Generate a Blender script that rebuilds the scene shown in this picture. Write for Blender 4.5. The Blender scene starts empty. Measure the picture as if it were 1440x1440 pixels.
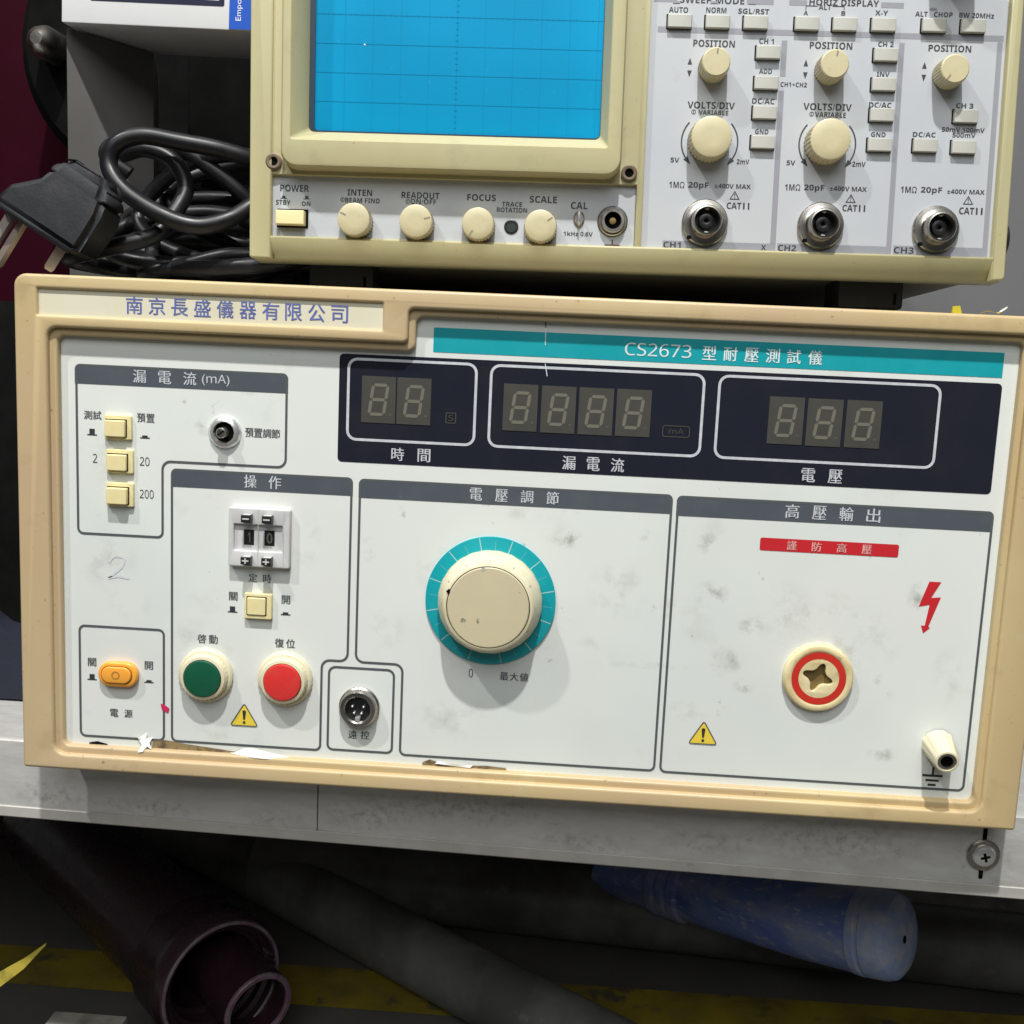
import bpy, bmesh, math, random
from mathutils import Matrix, Vector
from mathutils.geometry import tessellate_polygon
random.seed(7)
SC = bpy.context.scene
COL = SC.collection
MM = 0.001
V = Vector

# ------------------------------------------------------------------ camera, light, exposure
cam = bpy.data.cameras.new('camera')
cam.sensor_width = 36.0
cam.lens = 40.0
cam.clip_start = 0.01
cam.clip_end = 50.0
co = bpy.data.objects.new('camera', cam)
COL.objects.link(co)
_r, _u, _f = V((0.9974, 0.0559, 0.0445)), V((-0.0523, 0.1469, 0.9878)), V((-0.0487, 0.9876, -0.1495))
_m = Matrix(((_r.x, _u.x, -_f.x, 0.1994877), (_r.y, _u.y, -_f.y, -0.4051545), (_r.z, _u.z, -_f.z, 0.1677648), (0, 0, 0, 1)))
co.matrix_world = _m
SC.camera = co

world = bpy.data.worlds.new('World')
SC.world = world
world.use_nodes = True
bg = world.node_tree.nodes['Background']
bg.inputs['Color'].default_value = (0.97, 1.0, 0.98, 1)
bg.inputs['Strength'].default_value = 0.05


def lamp(name, direction, dist, size, watts, color):
    d = bpy.data.lights.new(name, 'AREA')
    d.shape = 'RECTANGLE'
    d.size, d.size_y = size
    d.energy = watts
    d.color = color
    o = bpy.data.objects.new(name, d)
    COL.objects.link(o)
    target = V((0.185, 0, 0.10))
    o.location = target + V(direction).normalized() * dist
    o.rotation_euler = (target - o.location).to_track_quat('-Z', 'Y').to_euler()
    return o


lamp('ceiling_lamp', (0.03, -1.0, 2.15), 1.9, (0.04, 0.045), 40.0, (1.0, 0.985, 0.95))
lamp('ceiling_lamp', (-1.25, -1.0, 2.2), 2.2, (0.055, 0.06), 21.0, (1.0, 0.985, 0.95))
lamp('ceiling_fill', (0.0, -1.0, 0.86), 2.4, (1.6, 1.2), 27.0, (0.97, 1.0, 0.99))  # added broad fill lamp, stands in for soft light off the ceiling

SC.view_settings.view_transform = 'Standard'
SC.view_settings.look = 'None'
SC.view_settings.exposure = 0.0
SC.view_settings.gamma = 1.0


# ------------------------------------------------------------------ materials
def srgb(r, g, b):
    f = lambda c: (c / 255 / 12.92) if c / 255 <= 0.04045 else ((c / 255 + 0.055) / 1.055) ** 2.4
    return (f(r), f(g), f(b))


def material(name, rgb, rough=0.5, metal=0.0, layers=(), bump=0.0, bump_scale=900.0, spec=0.5, rough_var=0.0, coat=0.0, stretch=None):
    """layers: (colour, noise scale per metre, low, high, amount, detail)"""
    m = bpy.data.materials.new(name)
    m.use_nodes = True
    nt = m.node_tree
    N, L = nt.nodes, nt.links
    p = N['Principled BSDF']
    p.inputs['Base Color'].default_value = (*rgb, 1)
    p.inputs['Roughness'].default_value = rough
    p.inputs['Metallic'].default_value = metal
    p.inputs['Specular IOR Level'].default_value = spec
    p.inputs['Coat Weight'].default_value = coat
    tc = N.new('ShaderNodeTexCoord')
    src = tc.outputs['Object']
    if stretch:
        mp = N.new('ShaderNodeMapping')
        mp.inputs['Scale'].default_value = stretch
        L.new(src, mp.inputs['Vector'])
        src = mp.outputs['Vector']
    cur = None
    for i, (c, scale, lo, hi, amt, det) in enumerate(layers):
        n = N.new('ShaderNodeTexNoise')
        n.inputs['Scale'].default_value = scale
        n.inputs['Detail'].default_value = det
        n.inputs['Roughness'].default_value = 0.6
        off = N.new('ShaderNodeVectorMath')
        off.operation = 'ADD'
        off.inputs[1].default_value = (i * 1.37 + 0.11, i * 2.13, i * 0.71)
        L.new(src, off.inputs[0])
        L.new(off.outputs[0], n.inputs['Vector'])
        mr = N.new('ShaderNodeMapRange')
        mr.inputs['From Min'].default_value = lo
        mr.inputs['From Max'].default_value = hi
        mr.inputs['To Min'].default_value = 0
        mr.inputs['To Max'].default_value = amt
        L.new(n.outputs['Fac'], mr.inputs['Value'])
        mx = N.new('ShaderNodeMix')
        mx.data_type = 'RGBA'
        L.new(mr.outputs['Result'], mx.inputs['Factor'])
        if cur is None:
            mx.inputs['A'].default_value = (*rgb, 1)
        else:
            L.new(cur, mx.inputs['A'])
        mx.inputs['B'].default_value = (*c, 1)
        cur = mx.outputs['Result']
    if cur is not None:
        L.new(cur, p.inputs['Base Color'])
    if rough_var:
        n = N.new('ShaderNodeTexNoise')
        n.inputs['Scale'].default_value = 120
        n.inputs['Detail'].default_value = 5
        L.new(src, n.inputs['Vector'])
        mr = N.new('ShaderNodeMapRange')
        mr.inputs['From Min'].default_value = 0.3
        mr.inputs['From Max'].default_value = 0.7
        mr.inputs['To Min'].default_value = max(0.03, rough - rough_var)
        mr.inputs['To Max'].default_value = min(1, rough + rough_var)
        L.new(n.outputs['Fac'], mr.inputs['Value'])
        L.new(mr.outputs['Result'], p.inputs['Roughness'])
    if bump:
        n = N.new('ShaderNodeTexNoise')
        n.inputs['Scale'].default_value = bump_scale
        n.inputs['Detail'].default_value = 3
        L.new(src, n.inputs['Vector'])
        b = N.new('ShaderNodeBump')
        b.inputs['Strength'].default_value = bump
        b.inputs['Distance'].default_value = 0.0004
        L.new(n.outputs['Fac'], b.inputs['Height'])
        L.new(b.outputs['Normal'], p.inputs['Normal'])
    return m


def ink(name, rgb, rough=0.5):
    return material(name, rgb, rough, layers=((tuple(min(1, c * 1.5 + 0.03) for c in rgb), 300, 0.45, 0.75, 0.5, 4),))


M = {}
M['tan'] = material('yellowed_tan_plastic', (0.52, 0.39, 0.205), 0.42, layers=(
    ((0.55, 0.455, 0.25), 14, 0.4, 0.7, 0.7, 3), ((0.50, 0.365, 0.235), 9, 0.45, 0.65, 0.6, 2), ((0.30, 0.21, 0.10), 45, 0.58, 0.80, 0.55, 10), ((0.62, 0.54, 0.36), 38, 0.62, 0.76, 0.5, 9), ((0.16, 0.11, 0.06), 420, 0.68, 0.75, 0.7, 3)),
    bump=0.06, bump_scale=1500, rough_var=0.1)
M['cream'] = material('aged_cream_plastic', (0.455, 0.42, 0.24), 0.45, layers=(
    ((0.475, 0.405, 0.22), 20, 0.45, 0.7, 0.6, 3), ((0.30, 0.265, 0.16), 60, 0.57, 0.8, 0.55, 10), ((0.18, 0.15, 0.09), 500, 0.68, 0.75, 0.6, 3)), bump=0.06, bump_scale=1500, rough_var=0.1)
M['knob'] = material('yellowed_knob_plastic', (0.56, 0.505, 0.32), 0.40, layers=(((0.52, 0.44, 0.25), 60, 0.45, 0.7, 0.6, 3), ((0.45, 0.38, 0.22), 250, 0.62, 0.75, 0.5, 5)), bump=0.04)
M['ivory'] = material('ivory_plastic', (0.70, 0.645, 0.46), 0.4, layers=(((0.66, 0.54, 0.30), 90, 0.5, 0.72, 0.6, 4), ((0.40, 0.32, 0.18), 300, 0.66, 0.76, 0.6, 5)), bump=0.04)
M['amber_ivory'] = material('stained_ivory_plastic', (0.74, 0.64, 0.38), 0.33, layers=(((0.60, 0.46, 0.22), 110, 0.45, 0.68, 0.8, 6), ((0.30, 0.22, 0.10), 240, 0.60, 0.72, 0.7, 9)), bump=0.05)
M['knob_face'] = material('soiled_knob_cap', (0.56, 0.50, 0.335), 0.45, layers=(((0.62, 0.55, 0.36), 60, 0.4, 0.7, 0.5, 3), ((0.12, 0.11, 0.08), 190, 0.66, 0.74, 0.75, 6)), bump=0.05)
M['panel'] = material('white_printed_panel', (0.71, 0.75, 0.72), 0.36, layers=(
    ((0.73, 0.73, 0.70), 16, 0.4, 0.65, 0.7, 3), ((0.62, 0.66, 0.64), 9, 0.5, 0.7, 0.6, 3), ((0.50, 0.51, 0.47), 45, 0.62, 0.82, 0.6, 12), ((0.24, 0.24, 0.20), 160, 0.69, 0.76, 0.5, 8)), bump=0.02, bump_scale=500, rough_var=0.08)
M['scope_panel'] = material('pale_grey_panel', (0.47, 0.49, 0.515), 0.42, layers=(((0.43, 0.455, 0.495), 25, 0.4, 0.7, 0.7, 3), ((0.40, 0.40, 0.38), 120, 0.64, 0.8, 0.5, 6)), bump=0.03)
M['plate'] = material('cream_name_plate', (0.70, 0.665, 0.52), 0.35, layers=(((0.66, 0.59, 0.40), 40, 0.45, 0.7, 0.5, 4),))
M['slate'] = material('slate_grey_print', (0.075, 0.088, 0.105), 0.4, layers=(((0.11, 0.12, 0.135), 60, 0.45, 0.75, 0.6, 4), ((0.2, 0.21, 0.22), 240, 0.66, 0.78, 0.5, 5)))
M['line'] = material('grey_line_print', (0.085, 0.095, 0.10), 0.45)
M['teal'] = material('teal_print', (0.005, 0.32, 0.37), 0.38, layers=(((0.02, 0.37, 0.42), 80, 0.45, 0.75, 0.6, 4),))
M['window'] = material('dark_display_film', (0.014, 0.0165, 0.027), 0.22, layers=(((0.020, 0.020, 0.028), 40, 0.45, 0.7, 0.8, 4), ((0.06, 0.06, 0.07), 260, 0.7, 0.78, 0.5, 5)))
M['digit'] = material('unlit_digit_block', (0.062, 0.059, 0.050), 0.42, layers=(((0.05, 0.05, 0.046), 90, 0.4, 0.7, 0.8, 3),))
M['dot'] = material('unlit_point', (0.085, 0.082, 0.072), 0.4)
M['segment'] = material('unlit_segment', (0.155, 0.15, 0.118), 0.4)
M['dark_ink'] = ink('black_print', (0.03, 0.032, 0.035))
M['grey_ink'] = ink('dark_grey_print', (0.075, 0.08, 0.085))
M['pale_ink'] = ink('pale_grey_print', (0.50, 0.52, 0.56))
M['white_ink'] = ink('white_print', (0.62, 0.72, 0.72))
M['blue_ink'] = ink('blue_print', (0.10, 0.13, 0.36))
M['pencil'] = material('faint_pencil', (0.61, 0.635, 0.66), 0.5)
M['red'] = material('red_print', (0.55, 0.022, 0.03), 0.35)
M['pink_ink'] = ink('pink_print', (0.72, 0.35, 0.33))
M['red_ring'] = material('red_ring_paint', (0.58, 0.03, 0.018), 0.4, layers=(((0.48, 0.03, 0.02), 200, 0.4, 0.7, 0.6, 4),))
M['red_button'] = material('red_button_plastic', (0.68, 0.034, 0.032), 0.4, layers=(((0.64, 0.08, 0.065), 160, 0.5, 0.75, 0.5, 4),))
M['green_button'] = material('green_button_plastic', (0.004, 0.085, 0.042), 0.4, layers=(((0.012, 0.11, 0.06), 160, 0.5, 0.75, 0.5, 4),))
M['orange'] = material('orange_switch_plastic', (0.90, 0.40, 0.055), 0.3, layers=(((0.85, 0.32, 0.04), 200, 0.4, 0.7, 0.5, 3),))
M['yellow'] = material('yellow_print', (0.80, 0.60, 0.06), 0.4)
M['switch'] = material('pale_yellow_switch', (0.80, 0.70, 0.38), 0.4, layers=(((0.74, 0.62, 0.30), 200, 0.45, 0.7, 0.5, 3),))
M['thumb'] = material('light_grey_plastic', (0.58, 0.58, 0.575), 0.45, layers=(((0.48, 0.48, 0.47), 150, 0.45, 0.75, 0.6, 4),))
M['black'] = material('black_plastic', (0.014, 0.014, 0.015), 0.35, layers=(((0.03, 0.03, 0.03), 150, 0.5, 0.8, 0.5, 3),))
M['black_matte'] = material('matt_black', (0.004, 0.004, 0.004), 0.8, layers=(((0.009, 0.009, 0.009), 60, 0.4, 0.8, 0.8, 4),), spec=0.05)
M['olive_dark'] = material('dark_socket_depth', (0.17, 0.115, 0.035), 0.6)
M['chrome'] = material('chrome', (0.80, 0.80, 0.80), 0.27, 0.75)
M['nickel'] = material('dull_nickel', (0.42, 0.40, 0.37), 0.32, 1.0, layers=(((0.26, 0.24, 0.21), 300, 0.4, 0.7, 0.7, 5),), rough_var=0.1)
M['key'] = material('grey_key_plastic', (0.47, 0.465, 0.42), 0.42, layers=(((0.40, 0.40, 0.35), 200, 0.45, 0.75, 0.6, 4),))
M['screen'] = material('blue_crt_filter', (0.0, 0.285, 0.545), 0.35, layers=(((0.0, 0.235, 0.45), 11, 0.38, 0.62, 0.9, 2), ((0.03, 0.33, 0.56), 420, 0.66, 0.74, 0.5, 4)), spec=0.12, coat=0.25)
M['grid'] = material('graticule_line', (0.0, 0.19, 0.38), 0.4, spec=0.12)
M['screen_shade'] = material('bezel_inner_shadow', (0.006, 0.03, 0.06), 0.4)  # shade inside the bezel put into the colour
M['grey_bar'] = material('lavender_grey_print', (0.27, 0.275, 0.31), 0.45)
M['steel'] = material('scuffed_galvanised_sheet', (0.60, 0.59, 0.57), 0.42, 0.35, layers=(
    ((0.52, 0.51, 0.49), 26, 0.40, 0.60, 0.7, 7), ((0.68, 0.67, 0.65), 260, 0.46, 0.66, 0.45, 8), ((0.44, 0.425, 0.40), 90, 0.54, 0.74, 0.45, 10), ((0.20, 0.18, 0.15), 150, 0.68, 0.76, 0.6, 9)), bump=0.3, bump_scale=500, rough_var=0.16, stretch=(0.35, 1, 1))
M['steel_lip'] = material('grey_painted_edge', (0.46, 0.445, 0.415), 0.5, 0.1, layers=(((0.36, 0.345, 0.32), 60, 0.42, 0.68, 0.7, 6), ((0.14, 0.12, 0.10), 130, 0.68, 0.78, 0.7, 6)), bump=0.1, bump_scale=300)
M['case'] = material('grey_beige_case_metal', (0.30, 0.28, 0.23), 0.5, bump=0.1)
M['rubber'] = material('black_rubber', (0.016, 0.016, 0.017), 0.55, layers=(((0.04, 0.04, 0.042), 120, 0.5, 0.8, 0.6, 5),))
M['cord'] = material('black_cord_sheath', (0.007, 0.007, 0.009), 0.40, layers=(((0.02, 0.02, 0.023), 200, 0.45, 0.8, 0.6, 4),), rough_var=0.08, spec=0.4)
M['plug'] = material('charcoal_plug_plastic', (0.020, 0.021, 0.025), 0.6, layers=(((0.045, 0.045, 0.048), 120, 0.45, 0.75, 0.6, 5),), bump=0.25, spec=0.3)
M['prong'] = material('dull_prong_metal', (0.40, 0.35, 0.32), 0.4, 0.7, layers=(((0.40, 0.33, 0.28), 150, 0.4, 0.7, 0.6, 4),))
M['white_card'] = material('white_carton', (0.78, 0.78, 0.785), 0.5, layers=(((0.68, 0.67, 0.66), 35, 0.5, 0.75, 0.5, 5),), bump=0.05)
M['dirty_card'] = material('dirty_card', (0.34, 0.325, 0.285), 0.7, layers=(((0.14, 0.13, 0.11), 60, 0.45, 0.65, 0.8, 10),))
M['navy'] = material('navy_print', (0.012, 0.013, 0.04), 0.4)
M['blue_print'] = material('bright_blue_print', (0.012, 0.085, 0.47), 0.4)
M['grey_card'] = material('grey_carton', (0.15, 0.142, 0.135), 0.75, layers=(((0.12, 0.115, 0.11), 30, 0.4, 0.7, 0.7, 4),))
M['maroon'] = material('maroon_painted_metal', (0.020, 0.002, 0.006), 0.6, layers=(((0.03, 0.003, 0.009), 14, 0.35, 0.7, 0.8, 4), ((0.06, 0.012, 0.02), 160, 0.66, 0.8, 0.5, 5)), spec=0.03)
M['pipe_maroon'] = material('maroon_pipe_plastic', (0.022, 0.010, 0.014), 0.26, layers=(((0.025, 0.010, 0.016), 25, 0.4, 0.7, 0.8, 5), ((0.26, 0.22, 0.26), 50, 0.66, 0.76, 0.5, 10)), rough_var=0.1, bump=0.1, bump_scale=200)
M['pipe_raw'] = material('scraped_pipe_edge', (0.14, 0.12, 0.145), 0.4, layers=(((0.12, 0.05, 0.08), 90, 0.42, 0.6, 0.9, 6),))
M['pipe_grey'] = material('dusty_grey_pipe', (0.15, 0.148, 0.14), 0.5, layers=(((0.055, 0.053, 0.050), 16, 0.38, 0.62, 0.85, 7), ((0.20, 0.195, 0.18), 60, 0.6, 0.75, 0.5, 7)), bump=0.08, bump_scale=300)
M['blue_tube'] = material('dusty_blue_plastic', (0.15, 0.22, 0.55), 0.34, layers=(((0.32, 0.36, 0.48), 50, 0.44, 0.62, 0.75, 9), ((0.07, 0.12, 0.44), 60, 0.55, 0.66, 0.7, 7), ((0.58, 0.58, 0.56), 300, 0.56, 0.70, 0.7, 12)), bump=0.25, bump_scale=500, stretch=(0.2, 0.7, 1.3))
M['blue_cap'] = material('dusty_blue_cap', (0.30, 0.38, 0.62), 0.42, layers=(((0.55, 0.55, 0.54), 110, 0.44, 0.66, 0.7, 10), ((0.22, 0.30, 0.60), 60, 0.56, 0.68, 0.6, 7), ((0.20, 0.20, 0.22), 320, 0.64, 0.72, 0.5, 9)), bump=0.3, bump_scale=500)
M['bar'] = material('dusty_steel_bar', (0.20, 0.195, 0.18), 0.55, layers=(((0.10, 0.095, 0.085), 40, 0.42, 0.62, 0.8, 9), ((0.32, 0.31, 0.29), 120, 0.56, 0.7, 0.6, 10)), bump=0.3, bump_scale=300)
M['floor'] = material('grey_floor', (0.085, 0.080, 0.070), 0.7, layers=(((0.05, 0.047, 0.042), 12, 0.35, 0.7, 0.8, 8), ((0.13, 0.125, 0.12), 50, 0.6, 0.8, 0.5, 8)), bump=0.1, bump_scale=200)
M['floor_yellow'] = material('worn_yellow_paint', (0.24, 0.18, 0.012), 0.6, layers=(((0.10, 0.08, 0.016), 20, 0.38, 0.62, 0.9, 10), ((0.04, 0.038, 0.034), 60, 0.56, 0.66, 0.8, 10)), bump=0.1, bump_scale=200)
M['lit_wedge'] = material('lit_stripe_yellow', (0.52, 0.42, 0.06), 0.45, layers=(((0.22, 0.18, 0.05), 120, 0.48, 0.66, 0.8, 9),))  # bright yellow holds a patch of light as colour
M['wall'] = material('grey_wall_paint', (0.125, 0.126, 0.13), 0.7, layers=(((0.10, 0.10, 0.105), 8, 0.4, 0.7, 0.7, 5), ((0.08, 0.08, 0.08), 30, 0.70, 0.74, 0.5, 2)))
M['blue_cloth'] = material('navy_cloth', (0.003, 0.005, 0.016), 0.8, layers=(((0.006, 0.010, 0.03), 60, 0.4, 0.7, 0.7, 4),), bump=0.3)
M['film_white'] = material('torn_white_film', (0.80, 0.80, 0.77), 0.35)
M['glue'] = material('brown_glue_residue', (0.26, 0.19, 0.09), 0.7, layers=(((0.07, 0.05, 0.03), 160, 0.48, 0.62, 0.9, 6),))
M['crimson'] = material('crimson_paint_spot', (0.55, 0.03, 0.10), 0.4)
M['tick'] = material('tick_print', (0.36, 0.58, 0.58), 0.45)
M['tick_faint'] = material('faint_tick_print', (0.12, 0.44, 0.47), 0.45)
M['pointer'] = material('pointer_groove', (0.26, 0.23, 0.16), 0.6)
M['dust'] = material('grey_dust', (0.12, 0.115, 0.10), 0.9)
M['smudge'] = material('grime', (0.20, 0.185, 0.13), 0.6, layers=(((0.50, 0.45, 0.30), 900, 0.45, 0.6, 0.9, 4),))
M['tape'] = material('yellow_tape', (0.62, 0.55, 0.04), 0.4)


def grime(name, rgb, amount, scale):
    """a film of dirt: thin, patchy, fading out at its rim"""
    m = bpy.data.materials.new(name)
    m.use_nodes = True
    nt = m.node_tree
    N, L = nt.nodes, nt.links
    p = N['Principled BSDF']
    p.inputs['Base Color'].default_value = (*rgb, 1)
    p.inputs['Roughness'].default_value = 0.6
    tc = N.new('ShaderNodeTexCoord')
    sub = N.new('ShaderNodeVectorMath')
    sub.operation = 'SUBTRACT'
    sub.inputs[1].default_value = (0.5, 0.5, 0.5)
    L.new(tc.outputs['Generated'], sub.inputs[0])
    mul = N.new('ShaderNodeVectorMath')
    mul.operation = 'MULTIPLY'
    mul.inputs[1].default_value = (2, 0, 2)
    L.new(sub.outputs[0], mul.inputs[0])
    ln = N.new('ShaderNodeVectorMath')
    ln.operation = 'LENGTH'
    L.new(mul.outputs[0], ln.inputs[0])
    fall = N.new('ShaderNodeMapRange')
    fall.inputs['From Min'].default_value = 1.0
    fall.inputs['From Max'].default_value = 0.15
    L.new(ln.outputs['Value'], fall.inputs['Value'])
    nz = N.new('ShaderNodeTexNoise')
    nz.inputs['Scale'].default_value = scale
    nz.inputs['Detail'].default_value = 10
    nz.inputs['Roughness'].default_value = 0.65
    L.new(tc.outputs['Object'], nz.inputs['Vector'])
    mr = N.new('ShaderNodeMapRange')
    mr.inputs['From Min'].default_value = 0.47
    mr.inputs['From Max'].default_value = 0.75
    mr.inputs['To Max'].default_value = amount
    L.new(nz.outputs['Fac'], mr.inputs['Value'])
    mm = N.new('ShaderNodeMath')
    mm.operation = 'MULTIPLY'
    L.new(fall.outputs['Result'], mm.inputs[0])
    L.new(mr.outputs['Result'], mm.inputs[1])
    tr = N.new('ShaderNodeBsdfTransparent')
    mx = N.new('ShaderNodeMixShader')
    L.new(mm.outputs[0], mx.inputs['Fac'])
    L.new(tr.outputs[0], mx.inputs[1])
    L.new(p.outputs[0], mx.inputs[2])
    L.new(mx.outputs[0], N['Material Output'].inputs['Surface'])
    return m


M['grime'] = grime('panel_grime', (0.40, 0.39, 0.33), 0.30, 90)
M['smear'] = grime('milky_smear', (0.55, 0.57, 0.56), 1.9, 40)
M['grime_steel'] = grime('shelf_grime', (0.17, 0.16, 0.14), 0.45, 320)
M['grime_strong'] = grime('panel_grime_dark', (0.28, 0.27, 0.22), 0.60, 150)


# ------------------------------------------------------------------ mesh helpers (all sizes in millimetres, x right, z up, y into the scene)
def thing(name, label, cat, loc=(0, 0, 0), group=None):
    o = bpy.data.objects.new(name, None)
    o.empty_display_size = 0.02
    COL.objects.link(o)
    o.location = V(loc) * MM
    o['label'] = label
    o['category'] = cat
    if group:
        o['group'] = group
    return o


def add(name, mesh, mats, parent, loc=(0, 0, 0)):
    if mats is not None and len(mesh.materials) == 0:
        for m in (mats if isinstance(mats, (list, tuple)) else [mats]):
            mesh.materials.append(m)
    o = bpy.data.objects.new(name, mesh)
    COL.objects.link(o)
    o.location = V(loc) * MM
    if parent is not None:
        o.parent = parent
    return o


def finish(bm, name, smooth=35, recalc=True):
    if recalc:
        bmesh.ops.recalc_face_normals(bm, faces=bm.faces)
    me = bpy.data.meshes.new(name)
    bmesh.ops.scale(bm, vec=(MM, MM, MM), verts=bm.verts)
    bm.to_mesh(me)
    bm.free()
    if smooth:
        for p in me.polygons:
            p.use_smooth = True
        me.set_sharp_from_angle(angle=math.radians(smooth))
    return me


def box_mesh(name, x0, x1, z0, z1, y0, y1, bevel=0.0, seg=2):
    bm = bmesh.new()
    bmesh.ops.create_cube(bm, size=1)
    bmesh.ops.scale(bm, vec=(x1 - x0, y1 - y0, z1 - z0), verts=bm.verts)
    bmesh.ops.translate(bm, vec=((x0 + x1) / 2, (y0 + y1) / 2, (z0 + z1) / 2), verts=bm.verts)
    if bevel:
        bmesh.ops.bevel(bm, geom=bm.edges[:], offset=bevel, segments=seg, profile=0.5, affect='EDGES')
    return finish(bm, name)


def rounded(pts, n=5):
    """polygon from corners (x, z, radius)"""
    out = []
    k = len(pts)
    for i, (x, z, r) in enumerate(pts):
        p = V((x, z))
        if r <= 0:
            out.append(p)
            continue
        a = (V(pts[i - 1][:2]) - p).normalized()
        b = (V(pts[(i + 1) % k][:2]) - p).normalized()
        ang = a.angle(b)
        d = r / math.tan(ang / 2)
        p0, p1 = p + a * d, p + b * d
        c = p + (a + b).normalized() * (r / math.sin(ang / 2))
        a0 = math.atan2(p0.y - c.y, p0.x - c.x)
        a1 = math.atan2(p1.y - c.y, p1.x - c.x)
        da = (a1 - a0 + math.pi) % (2 * math.pi) - math.pi
        for j in range(n + 1):
            t = a0 + da * j / n
            out.append(V((c.x + r * math.cos(t), c.y + r * math.sin(t))))
    return out


def rrect(x0, x1, z0, z1, r, n=5):
    rs = r if isinstance(r, (list, tuple)) else (r,) * 4      # bl, br, tr, tl
    return rounded([(x0, z0, rs[0]), (x1, z0, rs[1]), (x1, z1, rs[2]), (x0, z1, rs[3])], n)


def circle(x, z, r, n=32):
    return [V((x + r * math.cos(2 * math.pi * i / n), z + r * math.sin(2 * math.pi * i / n))) for i in range(n)]


def slab(name, loops, y0, y1, bevel=0.0, smooth=35):
    """solid plate with holes: front face at y0, back at y1"""
    cu = bpy.data.curves.new(name, 'CURVE')
    cu.dimensions = '2D'
    cu.fill_mode = 'BOTH'
    cu.extrude = max(0.0, (y1 - y0) / 2 - bevel) * MM
    cu.bevel_depth = bevel * MM
    cu.bevel_resolution = 2
    cu.offset = -bevel * MM
    for lp in loops:
        s = cu.splines.new('POLY')
        s.points.add(len(lp) - 1)
        for q, p in zip(s.points, lp):
            q.co = (p.x * MM, p.y * MM, 0, 1)
        s.use_cyclic_u = True
    o = bpy.data.objects.new(name, cu)
    COL.objects.link(o)
    dg = bpy.context.evaluated_depsgraph_get()
    me = bpy.data.meshes.new_from_object(o.evaluated_get(dg))
    bpy.data.objects.remove(o)
    bpy.data.curves.remove(cu)
    yc = (y0 + y1) / 2 * MM
    me.transform(Matrix(((1, 0, 0, 0), (0, 0, -1, yc), (0, 1, 0, 0), (0, 0, 0, 1))))
    bm = bmesh.new()
    bm.from_mesh(me)
    bmesh.ops.remove_doubles(bm, verts=bm.verts, dist=1e-6)
    bm.to_mesh(me)
    bm.free()
    me.name = name
    if smooth:
        for p in me.polygons:
            p.use_smooth = True
        me.set_sharp_from_angle(angle=math.radians(smooth))
    return me


def flat(name, loops, y):
    """printed patch: a sheet at depth y facing the viewer's side"""
    bm = bmesh.new()
    if len(loops) == 1:
        vs = [bm.verts.new((p.x, y, p.y)) for p in loops[0]]
        for tri in tessellate_polygon([[V((p.x, p.y, 0)) for p in loops[0]]]):
            bm.faces.new([vs[i] for i in tri])
    else:
        edges = []
        for lp in loops:
            vs = [bm.verts.new((p.x, y, p.y)) for p in lp]
            edges += [bm.edges.new((vs[i - 1], vs[i])) for i in range(len(vs))]
        bmesh.ops.triangle_fill(bm, edges=edges, use_beauty=True)
    for f in bm.faces:
        f.normal_update()
        if f.normal.y > 0:
            f.normal_flip()
    return finish(bm, name, 0, False)


def stroke_bm(bm, pts, w, y, closed=False):
    n = len(pts)
    L, R = [], []
    for i in range(n):
        a = pts[i - 1] if (closed or i > 0) else pts[i]
        b = pts[(i + 1) % n] if (closed or i < n - 1) else pts[i]
        d1 = (pts[i] - a)
        d2 = (b - pts[i])
        d1 = d1.normalized() if d1.length > 1e-6 else d2.normalized()
        d2 = d2.normalized() if d2.length > 1e-6 else d1
        t = (d1 + d2)
        t = t.normalized() if t.length > 1e-6 else d1
        nrm = V((-t.y, t.x))
        c = max(0.4, nrm.dot(V((-d1.y, d1.x))))
        off = nrm * (w / 2 / c)
        L.append(bm.verts.new((pts[i].x + off.x, y, pts[i].y + off.y)))
        R.append(bm.verts.new((pts[i].x - off.x, y, pts[i].y - off.y)))
    for i in range(n if closed else n - 1):
        j = (i + 1) % n
        f = bm.faces.new((L[i], R[i], R[j], L[j]))
        f.normal_update()
        if f.normal.y > 0:
            f.normal_flip()


def stroke(name, runs, w, y):
    bm = bmesh.new()
    for pts, closed in runs:
        stroke_bm(bm, [V(p) for p in pts], w, y, closed)
    return finish(bm, name, 0, False)


def lathe(name, prof, seg=40, knurl=None, mats=None, cap=True):
    """profile of (radius, height towards the viewer); axis along -y at the object's origin. knurl: (count, depth, rmin, hmax)"""
    bm = bmesh.new()
    rings = []
    for (r, h) in prof:
        ring = []
        for i in range(seg):
            a = 2 * math.pi * i / seg
            rr = r
            if knurl and knurl[2] <= r and h <= knurl[3]:
                rr = r - knurl[1] * (0.5 + 0.5 * math.cos(a * knurl[0]))
            ring.append(bm.verts.new((rr * math.cos(a), -h, rr * math.sin(a))))
        rings.append(ring)
    for a, b in zip(rings, rings[1:]):
        for i in range(seg):
            j = (i + 1) % seg
            bm.faces.new((a[i], a[j], b[j], b[i]))
    if cap:
        bm.faces.new(rings[-1])
    return finish(bm, name, 32)


def loft(name, loops, closed_last=False):
    """loops: lists of 3-D points with equal counts"""
    bm = bmesh.new()
    rs = [[bm.verts.new(p) for p in lp] for lp in loops]
    for a, b in zip(rs, rs[1:]):
        for i in range(len(a)):
            j = (i + 1) % len(a)
            bm.faces.new((a[i], a[j], b[j], b[i]))
    if closed_last:
        bm.faces.new(rs[-1])
    return finish(bm, name, 30)


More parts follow.
